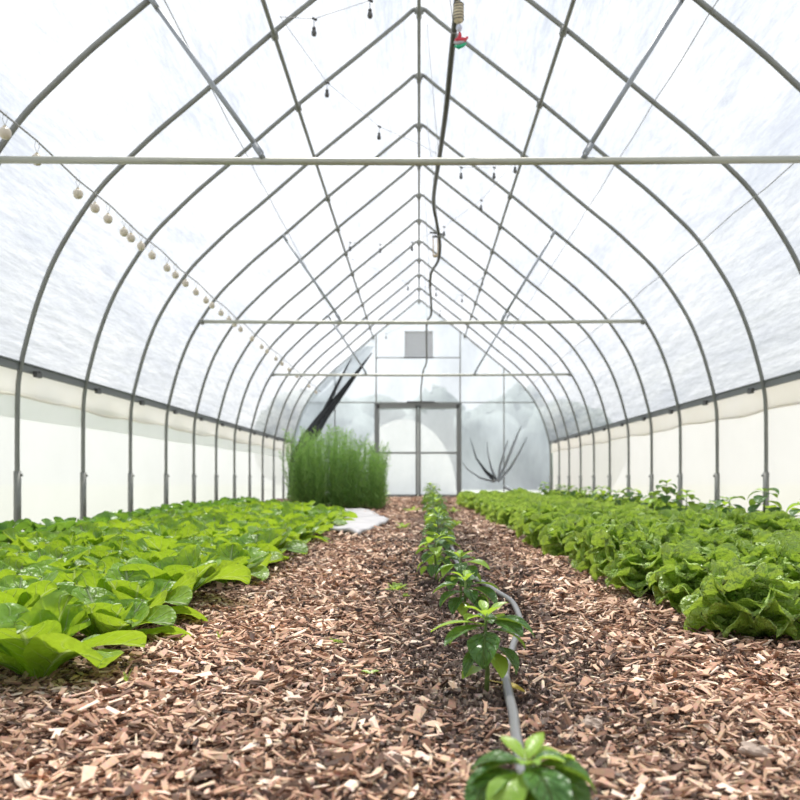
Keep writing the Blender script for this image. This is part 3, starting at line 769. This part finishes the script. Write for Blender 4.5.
def leaf(mb, L, W, th0, curl, az, base=(0, 0, 0), r0=0.0, cup=0.3, ruf=0.0, freq=8.0, kind='lettuce', pet=0.0, pw=0.08, nv=12, nu=8, roll=0.0, cexp=1.0, rg=rng, wave=0.0, crk=0.0):
    ph1, ph2, ph3 = rg.uniform(0, 6.3), rg.uniform(0, 6.3), rg.uniform(0, 6.3)
    er = np.array((math.cos(az), math.sin(az), 0)); et = np.array((-math.sin(az), math.cos(az), 0)); ez = np.array((0, 0, 1.0))
    r, z = r0, 0.0; pt = 0.0
    vs = []; uv = []
    ts = [1 - (1 - i / nv) ** 1.35 for i in range(nv + 1)]
    for t in ts:
        th = th0 + curl * (t ** cexp)
        dt = t - pt; pt = t
        r += math.cos(th) * dt * L; z += math.sin(th) * dt * L
        nrm = er * (-math.sin(th)) + ez * math.cos(th)
        side = et * math.cos(roll * t) + nrm * math.sin(roll * t)
        n2 = nrm * math.cos(roll * t) - et * math.sin(roll * t)
        if t < pet: w = W * pw; q = 0
        else:
            q = (t - pet) / (1 - pet); w = W * max(prof_w(kind, q), pw if q < 0.5 else 0.0) + 0.0008
        c = np.array(base) + er * r + ez * z
        for j in range(nu + 1):
            s = 2 * j / nu - 1
            e = max(abs(s) ** 2.2, max(0, (q - 0.55) / 0.45) ** 3) if q > 0 else 0
            d = cup * w * (s * s if q > 0 else 0.3 * s * s)
            d += ruf * W * e * (math.sin(freq * t + 2.2 * s + ph1) + 0.6 * math.sin(freq * 0.9 * s + ph2 + 3 * t))
            d += wave * W * math.sin(4 * t + ph3) * math.sin(2.5 * s + ph2)
            if crk: d += crk * (math.sin(95 * (t * L * 4) * 0.5 + ph1 + 4 * s) * math.sin(s * w * 190 + ph2) + 0.6 * math.sin(t * 31 + s * 9 + ph3)) * min(1, q * 4)
            x_ = s * w * (1 - 0.25 * abs(cup) * s * s)
            vs.append(c + side * x_ + n2 * d); uv.append((s * 0.5 + 0.5, t))
    fs = [(i * (nu + 1) + j, i * (nu + 1) + j + 1, (i + 1) * (nu + 1) + j + 1, (i + 1) * (nu + 1) + j) for i in range(nv) for j in range(nu)]
    mb.add(vs, fs, uv)

GA = 2.39996
def lettuce_leaves(seed, hi=True):
    rg = random.Random(seed); out = []
    nv, nu = (18, 14) if hi else (8, 6)
    a = rg.uniform(0, 6.3)
    layers = [(7, 0.165, 0.080, 26, -50, 0.012, 0.00), (8, 0.190, 0.082, 52, -78, 0.012, 0.01), (9, 0.200, 0.078, 70, -85, 0.010, 0.02), (8, 0.200, 0.068, 80, -70, 0.006, 0.03),
              (6, 0.185, 0.058, 86, -10, 0.005, 0.04), (4, 0.160, 0.050, 88, 50, 0.004, 0.055)]
    for (n, L_, W_, th, cu, r0, zb) in layers:
        a += rg.uniform(0.3, 1)
        for k in range(n):
            az = a + 2 * PI * k / n + rg.uniform(-0.2, 0.2)
            mb = MB(); sc = rg.uniform(0.88, 1.12)
            leaf(mb, L_ * sc, W_ * sc * rg.uniform(0.9, 1.1), R(th + rg.uniform(-8, 8)), R(cu + rg.uniform(-22, 22)), az, (0, 0, zb), r0, cup=rg.uniform(0.45, 0.85), ruf=rg.uniform(0.13, 0.22),
                 freq=rg.uniform(12, 18), kind='lettuce', nv=nv, nu=nu, roll=rg.uniform(-0.35, 0.35), rg=rg, wave=0.06, cexp=2.2, crk=0.0022)
            out.append(mb)
    return out
def brassica_leaves(seed, hi=True, n=13, upright=0.0):
    rg = random.Random(seed); out = []
    nv, nu = (13, 8) if hi else (8, 4)
    a = rg.uniform(0, 6.3)
    for k in range(n):
        u = k / (n - 1)                         # 0 outer .. 1 inner
        az = a + k * GA + rg.uniform(-0.2, 0.2)
        L_ = (0.245 - 0.10 * u) * rg.uniform(0.88, 1.1); W_ = (0.086 - 0.026 * u) * rg.uniform(0.9, 1.15)
        th = 38 + 44 * u + rg.uniform(-12, 10) + upright * 15; cu = -52 + 22 * u + rg.uniform(-28, 26)
        mb = MB()
        leaf(mb, L_, W_, R(th), R(cu), az, (0, 0, 0.0), 0.008, cup=rg.uniform(0.15, 0.5), ruf=rg.uniform(0.05, 0.12), freq=7, kind='round', pet=0.14, pw=0.16, nv=nv, nu=nu,
             roll=rg.uniform(-0.4, 0.4), rg=rg, wave=0.09, cexp=1.5, crk=0.001)
        out.append(mb)
    return out
def merge(mbs):
    m = MB()
    for q in mbs: m.add(q.v, q.f, q.uv)
    return m

def variants(fn, mat, hi_seeds, lo_seeds, mesh_name, **kw):
    hi = [[q.mesh('leaf', mat) for q in fn(s, True, **kw)] for s in hi_seeds]
    lo = [merge(fn(s, False, **kw)).mesh(mesh_name, mat) for s in lo_seeds]
    return hi, lo
LET_HI, LET_LO = variants(lettuce_leaves, M['lettuce'], (1, 2, 3), (11, 12, 13, 14), 'butterhead_lettuce')
_, LETY_LO = variants(lettuce_leaves, M['lettuce_young'], (), (21, 22, 23), 'young_lettuce')
MUS_HI, MUS_LO = variants(brassica_leaves, M['mustard'], (31, 32, 33), (41, 42, 43, 44), 'leafy_brassica')
_, SPI_LO = variants(brassica_leaves, M['spinach'], (), (51, 52, 53), 'leafy_green', n=11, upright=1.0)

def put(name, hi, lo, x, y, sc, rz, label, cat, group, near, r_):
    z = gh(x, y) - 0.004
    if near:
        p = empty(name, (x, y, z), rz)
        for me in hi[r_.randrange(len(hi))]: link('leaf', me, p)
    else:
        p = link(name, lo[r_.randrange(len(lo))], None, (x, y, z)); p.rotation_euler = (0, 0, rz)
    p.scale = (sc, sc, sc * r_.uniform(0.92, 1.12))
    tag(p, label, cat, group)
    return p
def in_view(x, y, m=0.22): return -0.503 * y - m < x < 0.457 * y + m

r_ = random.Random(5)
# left bed: light green brassica
row_name = ['edge row left of path', 'second row left of path', 'third row left of path', 'fourth row left of path', 'fifth row left of path']
for ri, (X, y0, y1, st) in enumerate(((-0.86, 1.84, 8.9, 0.36), (-1.16, 2.05, 9.6, 0.36), (-1.46, 2.2, 10.4, 0.37), (-1.76, 3.0, 10.8, 0.38), (-2.06, 3.6, 11.0, 0.40))):
    k = 0; y = y0
    while y < y1:
        x = X + r_.uniform(-0.04, 0.04)
        if in_view(x, y):
            k += 1
            lab = f'light green leafy brassica, {ordw(k)} from the camera in the {row_name[ri]}'
            if ri == 0 and k == 1: lab = 'foremost light green leafy brassica with broad leaves hanging over the bark path'
            put('brassica_plant', MUS_HI, MUS_LO, x, y + r_.uniform(-0.03, 0.03), r_.uniform(0.88, 1.08) * (1.02 if ri else 1.06), r_.uniform(0, 6.3), lab, 'leafy vegetable', 'light green brassicas in the left bed', y < 4.2, r_)
        y += st * r_.uniform(0.92, 1.08)
# darker plants along the left wall
for ri, (X, y0, y1, st) in enumerate(((-2.38, 4.0, 12, 0.40), (-2.66, 4.6, 13, 0.42))):
    k = 0; y = y0
    while y < y1:
        x = X + r_.uniform(-0.05, 0.05)
        if in_view(x, y):
            k += 1
            put('leafy_green', None, SPI_LO, x, y, r_.uniform(0.72, 0.95), r_.uniform(0, 6.3),
                f'darker leafy green near the left wall, {ordw(k)} from the camera in the {"inner" if ri == 0 else "outermost"} row', 'leafy vegetable', 'darker greens along the left wall', False, r_)
        y += st * r_.uniform(0.9, 1.1)
# right bed: butterhead lettuce
row_r = ['edge row', 'second row', 'third row', 'fourth row', 'fifth row']
for ri, (X, y0, y1, st) in enumerate(((0.90, 2.36, 15.0, 0.40), (1.22, 2.62, 15.2, 0.40), (1.54, 3.25, 15.4, 0.42), (1.86, 3.95, 15.4, 0.45), (2.5, 5.3, 15.4, 0.5))):
    k = 0; y = y0
    while y < y1:
        x = X + r_.uniform(-0.04, 0.04) - (0.10 * max(0, (y - 6) / 9) if ri == 0 else 0)
        if in_view(x, y):
            k += 1
            young = y > 6.3
            lab = f'{"pale young" if young else "green butterhead"} lettuce, {ordw(k)} from the camera in the {row_r[ri]} right of path'
            put('butterhead_lettuce' if not young else 'young_lettuce', LET_HI, LETY_LO if young else LET_LO, x, y + r_.uniform(-0.03, 0.03), r_.uniform(0.9, 1.12) * (0.88 if young else 1.0), r_.uniform(0, 6.3), lab, 'lettuce',
                'lettuces in the right bed', y < 4.3, r_)
        y += st * r_.uniform(0.92, 1.08)

# ---- peppers
def pepper_leaf(spec, rg, mat, nv=12, nu=8):
    (zb, az, L_, W_, el, cu) = spec[:6]
    mb = MB()
    leaf(mb, L_, W_ / 2, R(el), R(cu), R(az), (0, 0, zb), 0.002, cup=0.25, ruf=0.04, freq=7, kind='ovate', pet=0.16, pw=0.07, nv=nv, nu=nu, roll=rg.uniform(-0.3, 0.3), rg=rg, wave=0.05, cexp=1.1)
    return mb
def pepper(name, x, y, h, specs, label, group, seed, rz=0.0, lean=(0, 0)):
    rg = random.Random(seed)
    p = empty(name, (x, y, gh(x, y) - 0.005), rz); tag(p, label, 'plant', group)
    m = MB(); m.tube([(0, 0, -0.02), (0.003, 0.0, h * 0.3), (-0.002, 0, h * 0.65), (0, 0, h)], [0.0055, 0.005, 0.004, 0.0025], 7); obj('stem', m, M['pepstem'], p)
    for sp_ in specs:
        mk = sp_[6] if len(sp_) > 6 else 'pepper'
        o = obj('leaf', pepper_leaf(sp_, rg, None), M[mk], p)
        if mk == 'yellowing': o['label'] = 'yellowing leaf'
        elif mk == 'pepper_young': o['label'] = 'bright green leaf'
    return p
def rand_specs(h, n, rg, Ls=0.085, top=True):
    out = []
    a = rg.uniform(0, 360)
    for k in range(n):
        u = k / max(1, n - 1)
        zb = h * (0.35 + 0.65 * u)
        L_ = Ls * (1.05 - 0.35 * u) * rg.uniform(0.85, 1.1)
        out.append((zb, a + k * 137.5 + rg.uniform(-15, 15), L_, L_ * rg.uniform(0.48, 0.6), 15 + 20 * u + rg.uniform(-10, 10), -75 + 20 * u + rg.uniform(-20, 20), 'pepper' if rg.random() > 0.12 else 'pepper_young'))
    if top:
        for k in range(4):
            out.append((h * 0.97, a + k * 75, Ls * 0.42, Ls * 0.2, 55 + rg.uniform(-15, 15), -35, 'pepper_young' if k % 2 else 'pepper'))
    return out
PG = 'pepper seedlings along the central row'
p1 = [(0.135, 285, 0.095, 0.056, 25, -95), (0.13, 240, 0.090, 0.048, 20, -95, 'pepper_young'), (0.13, 205, 0.09, 0.05, 20, -95), (0.132, 320, 0.090, 0.052, 20, -92), (0.135, 350, 0.085, 0.05, 25, -85), (0.12, 262, 0.08, 0.045, 10, -95), (0.115, 180, 0.08, 0.042, 12, -85),
      (0.150, 30, 0.070, 0.036, 30, -75, 'pepper_young'), (0.150, 160, 0.07, 0.034, 25, -75), (0.150, 185, 0.075, 0.036, 20, -80), (0.155, 90, 0.055, 0.028, 35, -70, 'pepper_young'), (0.13, 300, 0.075, 0.04, 15, -90, 'pepper_young'), (0.155, 0, 0.045, 0.02, 40, -60), (0.156, 285, 0.035, 0.016, 50, -60, 'pepper_young'), (0.156, 205, 0.04, 0.018, 45, -60), (0.158, 60, 0.05, 0.022, 50, -40, 'pepper_young'), (0.158, 130, 0.045, 0.02, 50, -40, 'pepper_young'),
      (0.158, 255, 0.04, 0.02, 45, -50, 'pepper_young'), (0.158, 330, 0.045, 0.02, 45, -60, 'pepper_young')]
pepper('pepper_plant', 0.120, 0.925, 0.14, [(min(q[0], 0.138),) + q[1:] for q in p1], 'nearest pepper seedling, cut off by the bottom edge of the photo', PG, 1)
p2 = [(0.128, 262, 0.098, 0.062, 12, -98), (0.142, 190, 0.105, 0.040, 16, -42, 'pepper_young'), (0.140, 214, 0.10, 0.045, 8, -48), (0.148, 345, 0.10, 0.050, 24, -78), (0.145, 318, 0.085, 0.046, 20, -60),
      (0.095, 325, 0.085, 0.050, 20, -105), (0.088, 300, 0.07, 0.040, 5, -85, 'pepper_young'), (0.055, 222, 0.062, 0.036, 12, -45, 'pepper_young'), (0.15, 60, 0.070, 0.036, 25, -65), (0.15, 125, 0.065, 0.034, 25, -65), (0.152, 280, 0.045, 0.022, 35, -70), (0.152, 215, 0.045, 0.02, 35, -60, 'pepper_young'), (0.13, 5, 0.085, 0.042, 10, -70), (0.13, 160, 0.08, 0.04, 12, -70),
      (0.10, 235, 0.09, 0.03, 5, -70), (0.158, 20, 0.05, 0.022, 50, -40, 'pepper_young'), (0.158, 100, 0.045, 0.02, 55, -40, 'pepper_young'), (0.158, 180, 0.045, 0.02, 50, -50, 'pepper_young'), (0.158, 250, 0.04, 0.02, 50, -50, 'pepper_young'),
      (0.158, 310, 0.045, 0.02, 50, -40, 'pepper_young'), (0.03, 335, 0.075, 0.022, -5, -12, 'yellowing')]
pepper('pepper_plant', 0.136, 1.69, 0.163, [(q[0], q[1], q[2] * 1.1, q[3] * 1.12) + q[4:] for q in p2], 'pepper seedling beside the grey drip hose with a yellowed leaf on the soil', PG, 2)
p3 = [(0.13, 150, 0.09, 0.05, 15, -70), (0.12, 235, 0.085, 0.05, 12, -85), (0.14, 285, 0.075, 0.045, 20, -85), (0.13, 30, 0.09, 0.05, 12, -75), (0.150, 175, 0.10, 0.060, 22, -68), (0.135, 205, 0.095, 0.055, 15, -80), (0.105, 255, 0.06, 0.042, 15, -95, 'pepper_young'), (0.145, 330, 0.11, 0.062, 15, -75), (0.15, 5, 0.10, 0.055, 25, -60), (0.12, 310, 0.09, 0.055, 15, -85),
      (0.16, 50, 0.075, 0.04, 30, -60), (0.16, 120, 0.075, 0.04, 30, -60), (0.168, 80, 0.05, 0.024, 50, -40, 'pepper_young'), (0.168, 200, 0.05, 0.024, 50, -40, 'pepper_young'), (0.168, 300, 0.05, 0.024, 50, -40, 'pepper_young'), (0.165, 250, 0.05, 0.024, 40, -50, 'pepper_young')]
pepper('pepper_plant', 0.132, 2.36, 0.172, p3, 'third pepper seedling from the camera, with its leaves over the hose', PG, 3)
p4 = [(0.12, 170, 0.09, 0.052, 15, -80), (0.11, 235, 0.09, 0.055, 10, -88), (0.11, 290, 0.085, 0.052, 10, -88), (0.12, 20, 0.09, 0.05, 15, -75), (0.14, 190, 0.10, 0.06, 20, -80), (0.145, 215, 0.09, 0.05, 15, -80, 'pepper_young'), (0.15, 345, 0.11, 0.06, 22, -62, 'pepper_young'), (0.14, 310, 0.09, 0.055, 20, -80), (0.15, 270, 0.085, 0.05, 20, -85), (0.16, 45, 0.08, 0.04, 30, -60),
      (0.16, 130, 0.08, 0.04, 30, -60), (0.17, 0, 0.05, 0.024, 50, -40, 'pepper_young'), (0.17, 90, 0.05, 0.024, 50, -40, 'pepper_young'), (0.17, 220, 0.05, 0.024, 50, -40, 'pepper_young'), (0.17, 300, 0.05, 0.024, 50, -40)]
pepper('pepper_plant', 0.145, 2.93, 0.172, p4, 'fourth pepper seedling from the camera, with a bright leaf to its right', PG, 4)
rg = random.Random(77)
ypos = [3.55, 3.95, 4.6, 5.2, 5.9, 6.6, 7.3, 8.0, 8.8, 9.6, 10.5, 11.4, 12.4, 13.4, 14.4]
for i, y in enumerate(ypos):
    h = 0.185 + 0.008 * i + rg.uniform(-0.02, 0.02)
    if i == len(ypos) - 2: h = 0.36
    x = (0.07, 0.10)[i] if i < 2 else 0.09 + 0.009 * y + rg.uniform(-0.03, 0.03)
    pepper('pepper_plant', x, y, h, rand_specs(h, 15, rg, 0.115 + 0.004 * i), f'pepper seedling in the central row, {ordw(i + 5)} from the camera', PG, 100 + i)
# taller seedlings between the lettuces and the right wall
TG = 'tall seedlings along the right wall'
tall = [(4.75, 2.2, 0.30), (5.3, 2.2, 0.37), (5.85, 2.18, 0.32), (6.3, 2.25, 0.28), (6.85, 2.2, 0.33), (7.4, 2.2, 0.42), (8.0, 2.25, 0.30), (8.6, 2.2, 0.33), (9.3, 2.2, 0.30), (10.1, 2.22, 0.34), (11.0, 2.2, 0.32), (12.0, 2.2, 0.33), (13.2, 2.25, 0.34), (14.5, 2.2, 0.35)]
for i, (y, x, h) in enumerate(tall):
    pepper('tall_seedling', x, y, h, [(q[0], q[1], q[2], q[3] * 1.25, q[4] - 12, q[5] - 15) + q[6:] for q in rand_specs(h, 17, rg, 0.17)], f'tall leafy seedling between the lettuces and right wall, {ordw(i + 1)} from the camera', TG, 200 + i)

# ---- drip hose
dp = [(0.10, 0.72), (0.14, 1.1), (0.160, 1.38), (0.170, 1.5), (0.182, 1.76), (0.215, 1.98), (0.245, 2.17), (0.295, 2.42), (0.318, 2.62), (0.32, 2.90), (0.29, 3.15), (0.22, 3.5), (0.19, 4.0), (0.2, 5.0), (0.22, 7.0), (0.25, 10.0), (0.28, 14.0)]
dd = []
for i in range(len(dp) - 1):
    p0, p1_, p2_, p3_ = [np.array(dp[max(0, min(len(dp) - 1, j))]) for j in (i - 1, i, i + 1, i + 2)]
    for j in range(5):
        t = j / 5; q = 0.5 * ((2 * p1_) + (-p0 + p2_) * t + (2 * p0 - 5 * p1_ + 4 * p2_ - p3_) * t * t + (-p0 + 3 * p1_ - 3 * p2_ + p3_) * t ** 3)
        dd.append((q[0], q[1], gh(q[0], q[1]) + 0.017))
m = MB(); m.tube(dd, 0.0098, 10)
tag(obj('drip_hose', m, M['hose']), 'grey drip hose snaking over the soil past the pepper seedlings', 'hose')

# ---- little weeds and sprouts on the ground
def ground_at(px, py):
    D = F * H / (py - VY); return ((px - VX) * D / F, D)
weeds = [(396, 590, 0.048, 'bright green rosette weed on the bark beside the central pepper row'), (403, 530, 0.08, 'pale green weed on the bark near the grey sheet'), (412, 512, 0.11, 'pale weed left of the far peppers, nearest the door'),
         (456, 527, 0.075, 'pale green weed just right of the middle peppers'), (455, 513, 0.10, 'small weed right of the far peppers, close to the lettuces'), (335, 645, 0.022, 'tiny pale sprout lying in the middle of the left path'),
         (386, 494, 0.14, 'light green leafy weed at the right foot of the feathery bush'), (405, 600, 0.018, 'tiny sprout right below the bright rosette weed')]
for i, (px, py, sz, lab) in enumerate(weeds):
    x, y = ground_at(px, py); rg2 = random.Random(300 + i); mb = MB()
    for k in range(12):
        leaf(mb, sz * rg2.uniform(0.8, 1.15), sz * 0.2, R(rg2.uniform(15, 65)), R(-30), k * GA, (0, 0, 0), 0.002, cup=0.3, ruf=0.1, kind='lettuce', nv=6, nu=4, rg=rg2)
    o = obj('weed', mb, M['lettuce_young'], None, True, (x, y, gh(x, y) + 0.006)); tag(o, lab, 'weed')
for i, (px, py, hh, lab) in enumerate(((220, 645, 0.035, 'thin yellow green shoot standing in the left path'), (127, 692, 0.032, 'thin green shoot poking up beside the foremost brassica'))):
    x, y = ground_at(px, py); rg2 = random.Random(330 + i); mb = MB()
    for k, (a, e) in enumerate(((0.4, 80), (2.5, 70), (4.4, 62))):
        leaf(mb, hh * (1 - 0.2 * k), 0.0035, R(e), R(-15), a, (0, 0, 0), 0.0, kind='ovate', nv=6, nu=2, rg=rg2)
    tag(obj('grass_shoot', mb, M['lettuce_young'], None, True, (x, y, gh(x, y) + 0.004)), lab, 'shoot')
x, y = ground_at(370, 677); mb = MB(); rg2 = random.Random(9)
for k in range(3): leaf(mb, 0.024, 0.008, R(25), R(-30), 0.5 + k * 2.2, (0, 0, 0), 0.0, kind='ovate', nv=6, nu=4, rg=rg2)
fl = obj('fallen_leaf_bit', mb, M['pepper_young'], None, True, (x, y, gh(x, y) + 0.008)); tag(fl, 'small wilted green sprig on the bark left of the second pepper', 'sprig')

# ---- distinct bits lying in the mulch
def lump(name, px, py, sz, mat, lab, cat, flat=0.5, seed=0):
    rg2 = random.Random(seed); x, y = ground_at(px, py); mb = MB(); n1, n2 = 8, 12
    vs = []; 
    for i in range(n1 + 1):
        f = PI * i / n1
        for j in range(n2):
            a = 2 * PI * j / n2
            rr = 1 + 0.22 * math.sin(3 * a + seed) * math.sin(2 * f) + 0.15 * math.sin(5 * a + 2 * f + seed)
            vs.append((sz[0] * rr * math.sin(f) * math.cos(a), sz[1] * rr * math.sin(f) * math.sin(a), sz[2] * rr * math.cos(f)))
    mb.add(vs, [(i * n2 + j, i * n2 + (j + 1) % n2, (i + 1) * n2 + (j + 1) % n2, (i + 1) * n2 + j) for i in range(n1) for j in range(n2)])
    o = obj(name, mb, mat, None, flat > 0.7, (x, y, gh(x, y) + 0.012 + sz[2] * 0.4)); o.rotation_euler = (rg2.uniform(-.2, .2), rg2.uniform(-.2, .2), rg2.uniform(0, 6))
    tag(o, lab, cat)
lump('bark_chunk', 338, 736, (0.013, 0.008, 0.004), M['palechip'], 'pale cream wood chip lying alone in the foreground bark', 'wood chip', seed=1)
lump('stone', 755, 754, (0.030, 0.017, 0.010), M['stone'], 'tan stone in the bark at the lower right', 'stone', seed=2)
lump('soil_clod', 592, 730, (0.022, 0.016, 0.012), M['stone'], 'grey brown clod on the soil right of the nearest pepper', 'clod', seed=3)
lump('bark_chunk', 22, 786, (0.026, 0.008, 0.005), M['palechip'], 'long pale wood chip in the bottom corner below the brassicas', 'wood chip', seed=4)
lump('bark_chunk', 165, 712, (0.028, 0.007, 0.004), M['palechip'], 'long tan bark sliver in front of the foremost brassica', 'wood chip', seed=5)

# ---- grey sheet on the path
def sheet():
    a = [(-0.80, 6.75), (-1.05, 8.4), (-1.35, 10.6)]; b = [(-0.46, 6.40), (-0.30, 8.3), (-0.66, 10.9)]
    mb = MB(); n1, n2 = 28, 16; vs = []
    for i in range(n1 + 1):
        t = i / n1; k = t * 2; q = int(min(k, 1)); u = k - q
        pa = np.array(a[q]) * (1 - u) + np.array(a[q + 1]) * u; pb = np.array(b[q]) * (1 - u) + np.array(b[q + 1]) * u
        for j in range(n2 + 1):
            s = j / n2; p = pa * (1 - s) + pb * s
            z = gh(p[0], p[1]) + 0.045 + 0.010 * math.sin(9 * t + 5 * s) * math.sin(7 * s + 2 * t) + 0.005 * math.sin(23 * t - 6 * s) - 0.01 * max(0, s - 0.8) * 5
            vs.append((p[0], p[1] + 0.02 * math.sin(11 * s), z))
    mb.add(vs, [(i * (n2 + 1) + j, i * (n2 + 1) + j + 1, (i + 1) * (n2 + 1) + j + 1, (i + 1) * (n2 + 1) + j) for i in range(n1) for j in range(n2)])
    o = obj('ground_sheet', mb, M['sheet']); tag(o, 'crumpled pale grey sheet lying on the path before the feathery bush', 'sheet')
    sm = o.modifiers.new('thick', 'SOLIDIFY'); sm.thickness = 0.03; sm.offset = -1
sheet()

# ---- feathery bush
def herb():
    rg2 = random.Random(55)
    root = empty('feathery_bush', (-1.2, 12.3, 0)); tag(root, 'tall feathery green bush standing by the left of the door', 'bush')
    st = MB(); fo = MB()
    for k in range(330):
        x = rg2.uniform(-0.66, 0.68); y = rg2.uniform(-0.75, 0.7)
        hmax = 1.18 - 0.55 * max(0, x - 0.1) ** 1.2 - 0.15 * max(0, -x - 0.3)
        h = hmax * rg2.uniform(0.68, 1.06) * (1 - 0.1 * abs(y))
        lx, ly = rg2.uniform(-0.10, 0.10) + x * 0.08, rg2.uniform(-0.1, 0.1)
        P = lambda t: Vector((x + lx * t * t, y + ly * t * t, h * t))
        st.tube([P(0), P(0.5), P(1)], [0.005, 0.004, 0.0015], 4)
        nb = 64
        for b in range(nb):
            t = 0.02 + 0.98 * b / nb; p = P(t); a = rg2.uniform(0, 6.28); l = rg2.uniform(0.07, 0.15) * (1.15 - 0.6 * t)
            d = Vector((math.cos(a) * 0.75, math.sin(a) * 0.75, rg2.uniform(0.4, 1.0))).normalized()
            e = p + d * l; sd = d.cross(Vector((math.sin(a * 3), 0.3, 0.5))).normalized() * rg2.uniform(0.004, 0.007)
            mpt = p + d * l * 0.5
            fo.add([p, mpt + sd, e, mpt - sd], [(0, 1, 2, 3)])
    obj('stems', st, M['stem'], root)['kind'] = 'stuff'
    obj('foliage', fo, M['herb'], root, False)['kind'] = 'stuff'
herb()

# ------------------------------------------------------------------ light
w = bpy.data.worlds.new('sky'); bpy.context.scene.world = w; w.use_nodes = True
nt = w.node_tree; nt.nodes.clear()
out = nt.nodes.new('ShaderNodeOutputWorld'); bg = nt.nodes.new('ShaderNodeBackground')
tc = nt.nodes.new('ShaderNodeTexCoord'); sp = nt.nodes.new('ShaderNodeSeparateXYZ'); rp = nt.nodes.new('ShaderNodeValToRGB')
rp.color_ramp.elements[0].position = 0.0; rp.color_ramp.elements[0].color = (1.30, 1.33, 1.36, 1)
rp.color_ramp.elements[1].position = 0.55; rp.color_ramp.elements[1].color = (0.80, 0.89, 1.0, 1)
nt.links.new(tc.outputs['Generated'], sp.inputs[0]); nt.links.new(sp.outputs[2], rp.inputs[0]); nt.links.new(rp.outputs[0], bg.inputs[0])
bg.inputs[1].default_value = 1.0
nt.links.new(bg.outputs[0], out.inputs[0])
sun = bpy.data.lights.new('sun', 'SUN'); sun.energy = 12.0; sun.angle = R(3); sun.color = (1.0, 0.96, 0.90)
so = bpy.data.objects.new('sun', sun); COL.objects.link(so)
sdir = Vector((-0.06, 0.42, 0.92)).normalized()       # towards the sun: ahead, slightly left, high
so.rotation_euler = sdir.to_track_quat('Z', 'Y').to_euler()
so.location = (-10, 20, 30)

# ------------------------------------------------------------------ camera
cam = bpy.data.cameras.new('camera'); co = bpy.data.objects.new('camera', cam); COL.objects.link(co)
co.location = (0, 0, H); co.rotation_euler = (R(90), 0, 0)
cam.sensor_width = 36; cam.sensor_fit = 'HORIZONTAL'; cam.lens = F / 800 * 36
cam.shift_x = -(VX - 400) / 800; cam.shift_y = (VY - 400) / 800
cam.dof.use_dof = True; cam.dof.focus_distance = 2.3; cam.dof.aperture_fstop = 5.0
cam.clip_start = 0.05
sc = bpy.context.scene; sc.camera = co
vs_ = sc.view_settings; vs_.view_transform = 'Standard'; vs_.look = 'None'; vs_.gamma = 1; vs_.use_curve_mapping = False
vs_.exposure = 0.42
sc.cycles.max_bounces = 10; sc.cycles.diffuse_bounces = 5; sc.cycles.transparent_max_bounces = 12
sc.cycles.caustics_reflective = False; sc.cycles.caustics_refractive = False
